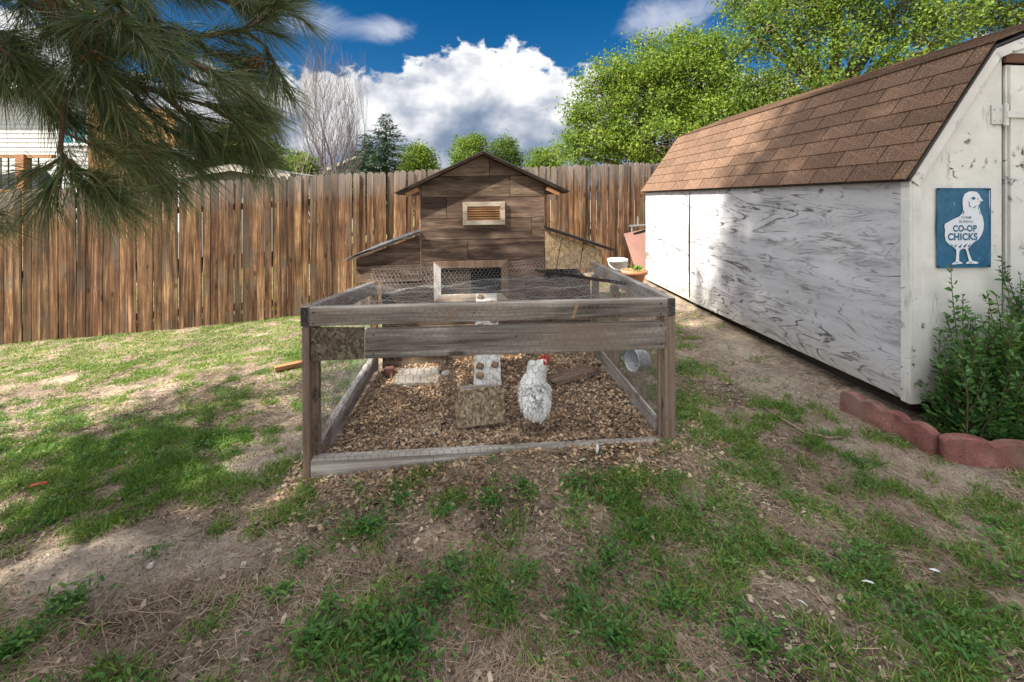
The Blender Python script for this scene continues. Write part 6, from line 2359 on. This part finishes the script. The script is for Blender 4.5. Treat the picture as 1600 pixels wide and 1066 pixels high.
bare_tree('tall bare grey tree with fine upswept twigs behind the fence', 517, 96, 15, 1.3, 11, 6, 0.06, (0.12, 0.10, 0.098), depth=4)
bare_tree('small bare grey tree behind the fence left of the coop roof', 685, 222, 20, 0.5, 4, 4, 0.05, (0.24, 0.21, 0.20), depth=3)
bare_tree('low bare pale shrub against the fence under the bare tree', 490, 236, 12, 0.75, 7, 4, 0.025, (0.30, 0.26, 0.20), 'bare_shrub', depth=3)

# ------------------------------------------------------------------ houses beyond the fence
def siding_mat(name, col):
    return plain(name, col, 0.7, 0.08, 3, 0.05)


M_SIDE = siding_mat('white_siding', (0.40, 0.41, 0.39))
M_ORANGE = wood('orange_cladding', [(0.10, 0.048, 0.015), (0.20, 0.105, 0.035), (0.30, 0.17, 0.06)], 'z', 5.0, 0.1, 0.01, 0.1, False, 0.7, 0.2)
M_ROOF = plain('grey_asphalt_roof', (0.13, 0.125, 0.125), 0.95, 0.2, 9, 0.4)
M_TEAL = plain('teal_curtain', (0.035, 0.21, 0.25), 0.6, 0.3, 4, 0.1)
M_WHITE = plain('white_paint', (0.70, 0.70, 0.69), 0.5, 0.05)
m, g, b = new_mat('window_glass')
b.inputs['Base Color'].default_value = (0.03, 0.05, 0.06, 1)
b.inputs['Roughness'].default_value = 0.06
b.inputs['Specular IOR Level'].default_value = 0.6
M_GLASS = m


def lap_wall(x0, x1, z0, z1, y, pitch_, depth_=0.018):
    mb_ = MB()
    z = z0
    while z < z1 - 1e-6:
        zt_ = min(z + pitch_, z1)
        mb_.hexa([(x0, y - depth_, z), (x1, y - depth_, z), (x1, y + 0.05, z), (x0, y + 0.05, z), (x0, y - 0.002, zt_), (x1, y - 0.002, zt_), (x1, y + 0.05, zt_), (x0, y + 0.05, zt_)])
        z += pitch_
    return mb_


HD = 13.0
hx = lambda px: (px - 800) / F * HD
hz = lambda py: CZ - (py - 312) / F * HD
house = thing('white_house', 'white lap-sided house with a teal curtained window behind the pine boughs', 'house', (hx(60), HD, -0.5))
ox, oz = house.location.x, house.location.z
lap_wall(-6.5, hx(150) - ox, 0.0, hz(138) - oz, 0.0, 0.13).build('wall', M_SIDE, house)
MB().box(-6.5, hx(150) - ox, 0.06, 6.0, 0.0, hz(138) - oz).build('core', M_SIDE, house)
rf = MB()
rf.hexa([(-6.8, -0.5, hz(140) - oz), (hx(160) - ox, -0.5, hz(140) - oz), (hx(160) - ox, 3.2, hz(70) - oz), (-6.8, 3.2, hz(70) - oz),
         (-6.8, -0.5, hz(136) - oz), (hx(160) - ox, -0.5, hz(136) - oz), (hx(160) - ox, 3.2, hz(66) - oz), (-6.8, 3.2, hz(66) - oz)])
rf.build('roof', M_ROOF, house)
MB().box(-6.8, hx(160) - ox, -0.53, -0.505, hz(147) - oz, hz(136) - oz).build('gutter', M_WHITE, house)
x0, x1, z0, z1 = hx(100) - ox, hx(136) - ox, hz(224) - oz, hz(175) - oz
win = MB().box(x0, x1, -0.03, 0.0, z0, z1).build('window', M_TEAL, house)
for k in range(2):
    xa = x0 + 0.03 + k * (x1 - x0 - 0.03) / 2
    MB().box(xa, xa + (x1 - x0) / 2 - 0.05, -0.036, -0.0305, z0 + 0.04, z1 - 0.04).build('pane', M_TEAL, win)
fr_ = MB()
for bx_ in ((x0 - .06, x1 + .06, z1, z1 + .07), (x0 - .06, x1 + .06, z0 - .07, z0), (x0 - .06, x0, z0, z1), (x1, x1 + .06, z0, z1), ((x0 + x1) / 2 - .02, (x0 + x1) / 2 + .02, z0, z1)):
    fr_.box(bx_[0], bx_[1], -0.05, 0.001, bx_[2], bx_[3])
fr_.build('window_frame', M_WHITE, win)
# orange clad neighbour
oh = thing('orange_house', 'orange wood-clad house wall behind the pine boughs', 'house', (hx(222), HD - 0.4, -0.5))
ox2 = oh.location.x
xx = hx(158)
k = 0
while xx < hx(288):
    MB().box(xx - ox2, xx - ox2 + 0.19, random.uniform(-0.004, 0.004), 0.05, 0.0, hz(150) + 0.5 - (xx - hx(158)) * 0.25).build('cladding_board', M_ORANGE, oh)
    xx += 0.2
MB().box(hx(158) - ox2, hx(288) - ox2, 0.055, 4.0, 0.0, hz(200) + 0.5).build('core', M_ORANGE, oh)
wn_ = MB().box(hx(250) - ox2, hx(264) - ox2, -0.02, -0.006, hz(258) + 0.5, hz(238) + 0.5).build('window', M_TEAL, oh)
MB().box(hx(248) - ox2, hx(266) - ox2, -0.018, -0.005, hz(238) + 0.5, hz(236) + 0.5).build('window_frame', M_WHITE, wn_)
MB().box(hx(284) - ox2, hx(300) - ox2, -0.1, 0.5, 0.0, hz(235) + 0.5).build('corner_board', M_WHITE, oh)
# deck rail
DD = 10.0
dxp = lambda px: (px - 800) / F * DD
dzp = lambda py: CZ - (py - 312) / F * DD
dk = thing('deck_railing', 'brown deck railing with thin black balusters at far left', 'railing', (dxp(20), DD, -0.4))
odx = dk.location.x
MB().box(-3.0, 0.9, -0.05, 0.06, dzp(247) + .4, dzp(242) + .4).build('top_rail', W_LOUVRE, dk)
MB().box(-3.0, 0.9, -0.03, 0.04, dzp(300) + .4, dzp(296) + .4).build('bottom_rail', W_LOUVRE, dk)
for px in (37, -80):
    MB().box(dxp(px) - odx - 0.09, dxp(px) - odx + 0.09, -0.09, 0.09, 0.0, dzp(241) + .39).build('post', W_LOUVRE, dk)
for k in range(22):
    xb = -2.9 + k * 0.165
    if abs(xb - (dxp(37) - odx)) > 0.13:
        MB().tube([(xb, 0, dzp(298) + .4), (xb, 0, dzp(246) + .4)], 0.014, 6).build('baluster', M_NAIL, dk)
MB().box(-3.0, 0.9, -0.05, 2.6, dzp(312) + .2, dzp(302) + .4).build('deck_floor', W_DARK, dk)
dt = thing('covered_grill', 'dark covered shape standing on the deck behind the railing', 'cover', P3(25, 290, 11.0))
cov = MB()
cov.hexa([(-0.7, 0, -0.3), (0.7, 0, -0.3), (0.7, 0.6, -0.3), (-0.7, 0.6, -0.3), (-0.6, 0.05, 0.25), (0.25, 0.05, 0.42), (0.25, 0.5, 0.42), (-0.6, 0.5, 0.25)])
cov.build('cover', plain('dark_cover', (0.03, 0.035, 0.04), 0.7, 0.3), dt, 0.05, seg=2)


def gable_house(label, px, py_ridge, D_, half, drop, wall_col, name='far_house'):
    r_ = P3(px, py_ridge, D_)
    t = thing(name, label, 'house', (r_.x, D_, -0.3), 0, 'far houses beyond the fence')
    H = r_.z + 0.3
    MB().prism([(-half, 0), (half, 0), (half, H - drop), (0, H - 0.05), (-half, H - drop)], 0.0, 5.0).build('wall', siding_mat('far_wall', wall_col), t)
    for s in (-1, 1):
        pts = [(0, H - 0.04), (s * (half + 0.3), H - drop - drop / half * 0.3 - 0.04), (s * (half + 0.3), H - drop - drop / half * 0.3 + 0.08), (0, H + 0.08)]
        if s > 0:
            pts = pts[::-1]
        rr_ = MB().prism(pts, -0.3, 5.3).build('roof', M_ROOF, t)
        pts2 = [(0, H - 0.10), (s * (half + 0.31), H - drop - drop / half * 0.31 - 0.10), (s * (half + 0.31), H - drop - drop / half * 0.31 + 0.05), (0, H + 0.05)]
        if s > 0:
            pts2 = pts2[::-1]
        MB().prism(pts2, -0.33, -0.302).build('fascia', plain('fascia_paint', (0.40, 0.36, 0.31), 0.7), rr_)


gable_house('far grey gabled house roof between the bare tree and the spruce', 556, 246, 24, 1.9, 0.85, (0.30, 0.27, 0.235))
gable_house('low far house with a pale grey roof above the fence below the pine', 372, 262, 12.3, 1.25, 0.2, (0.16, 0.155, 0.14))
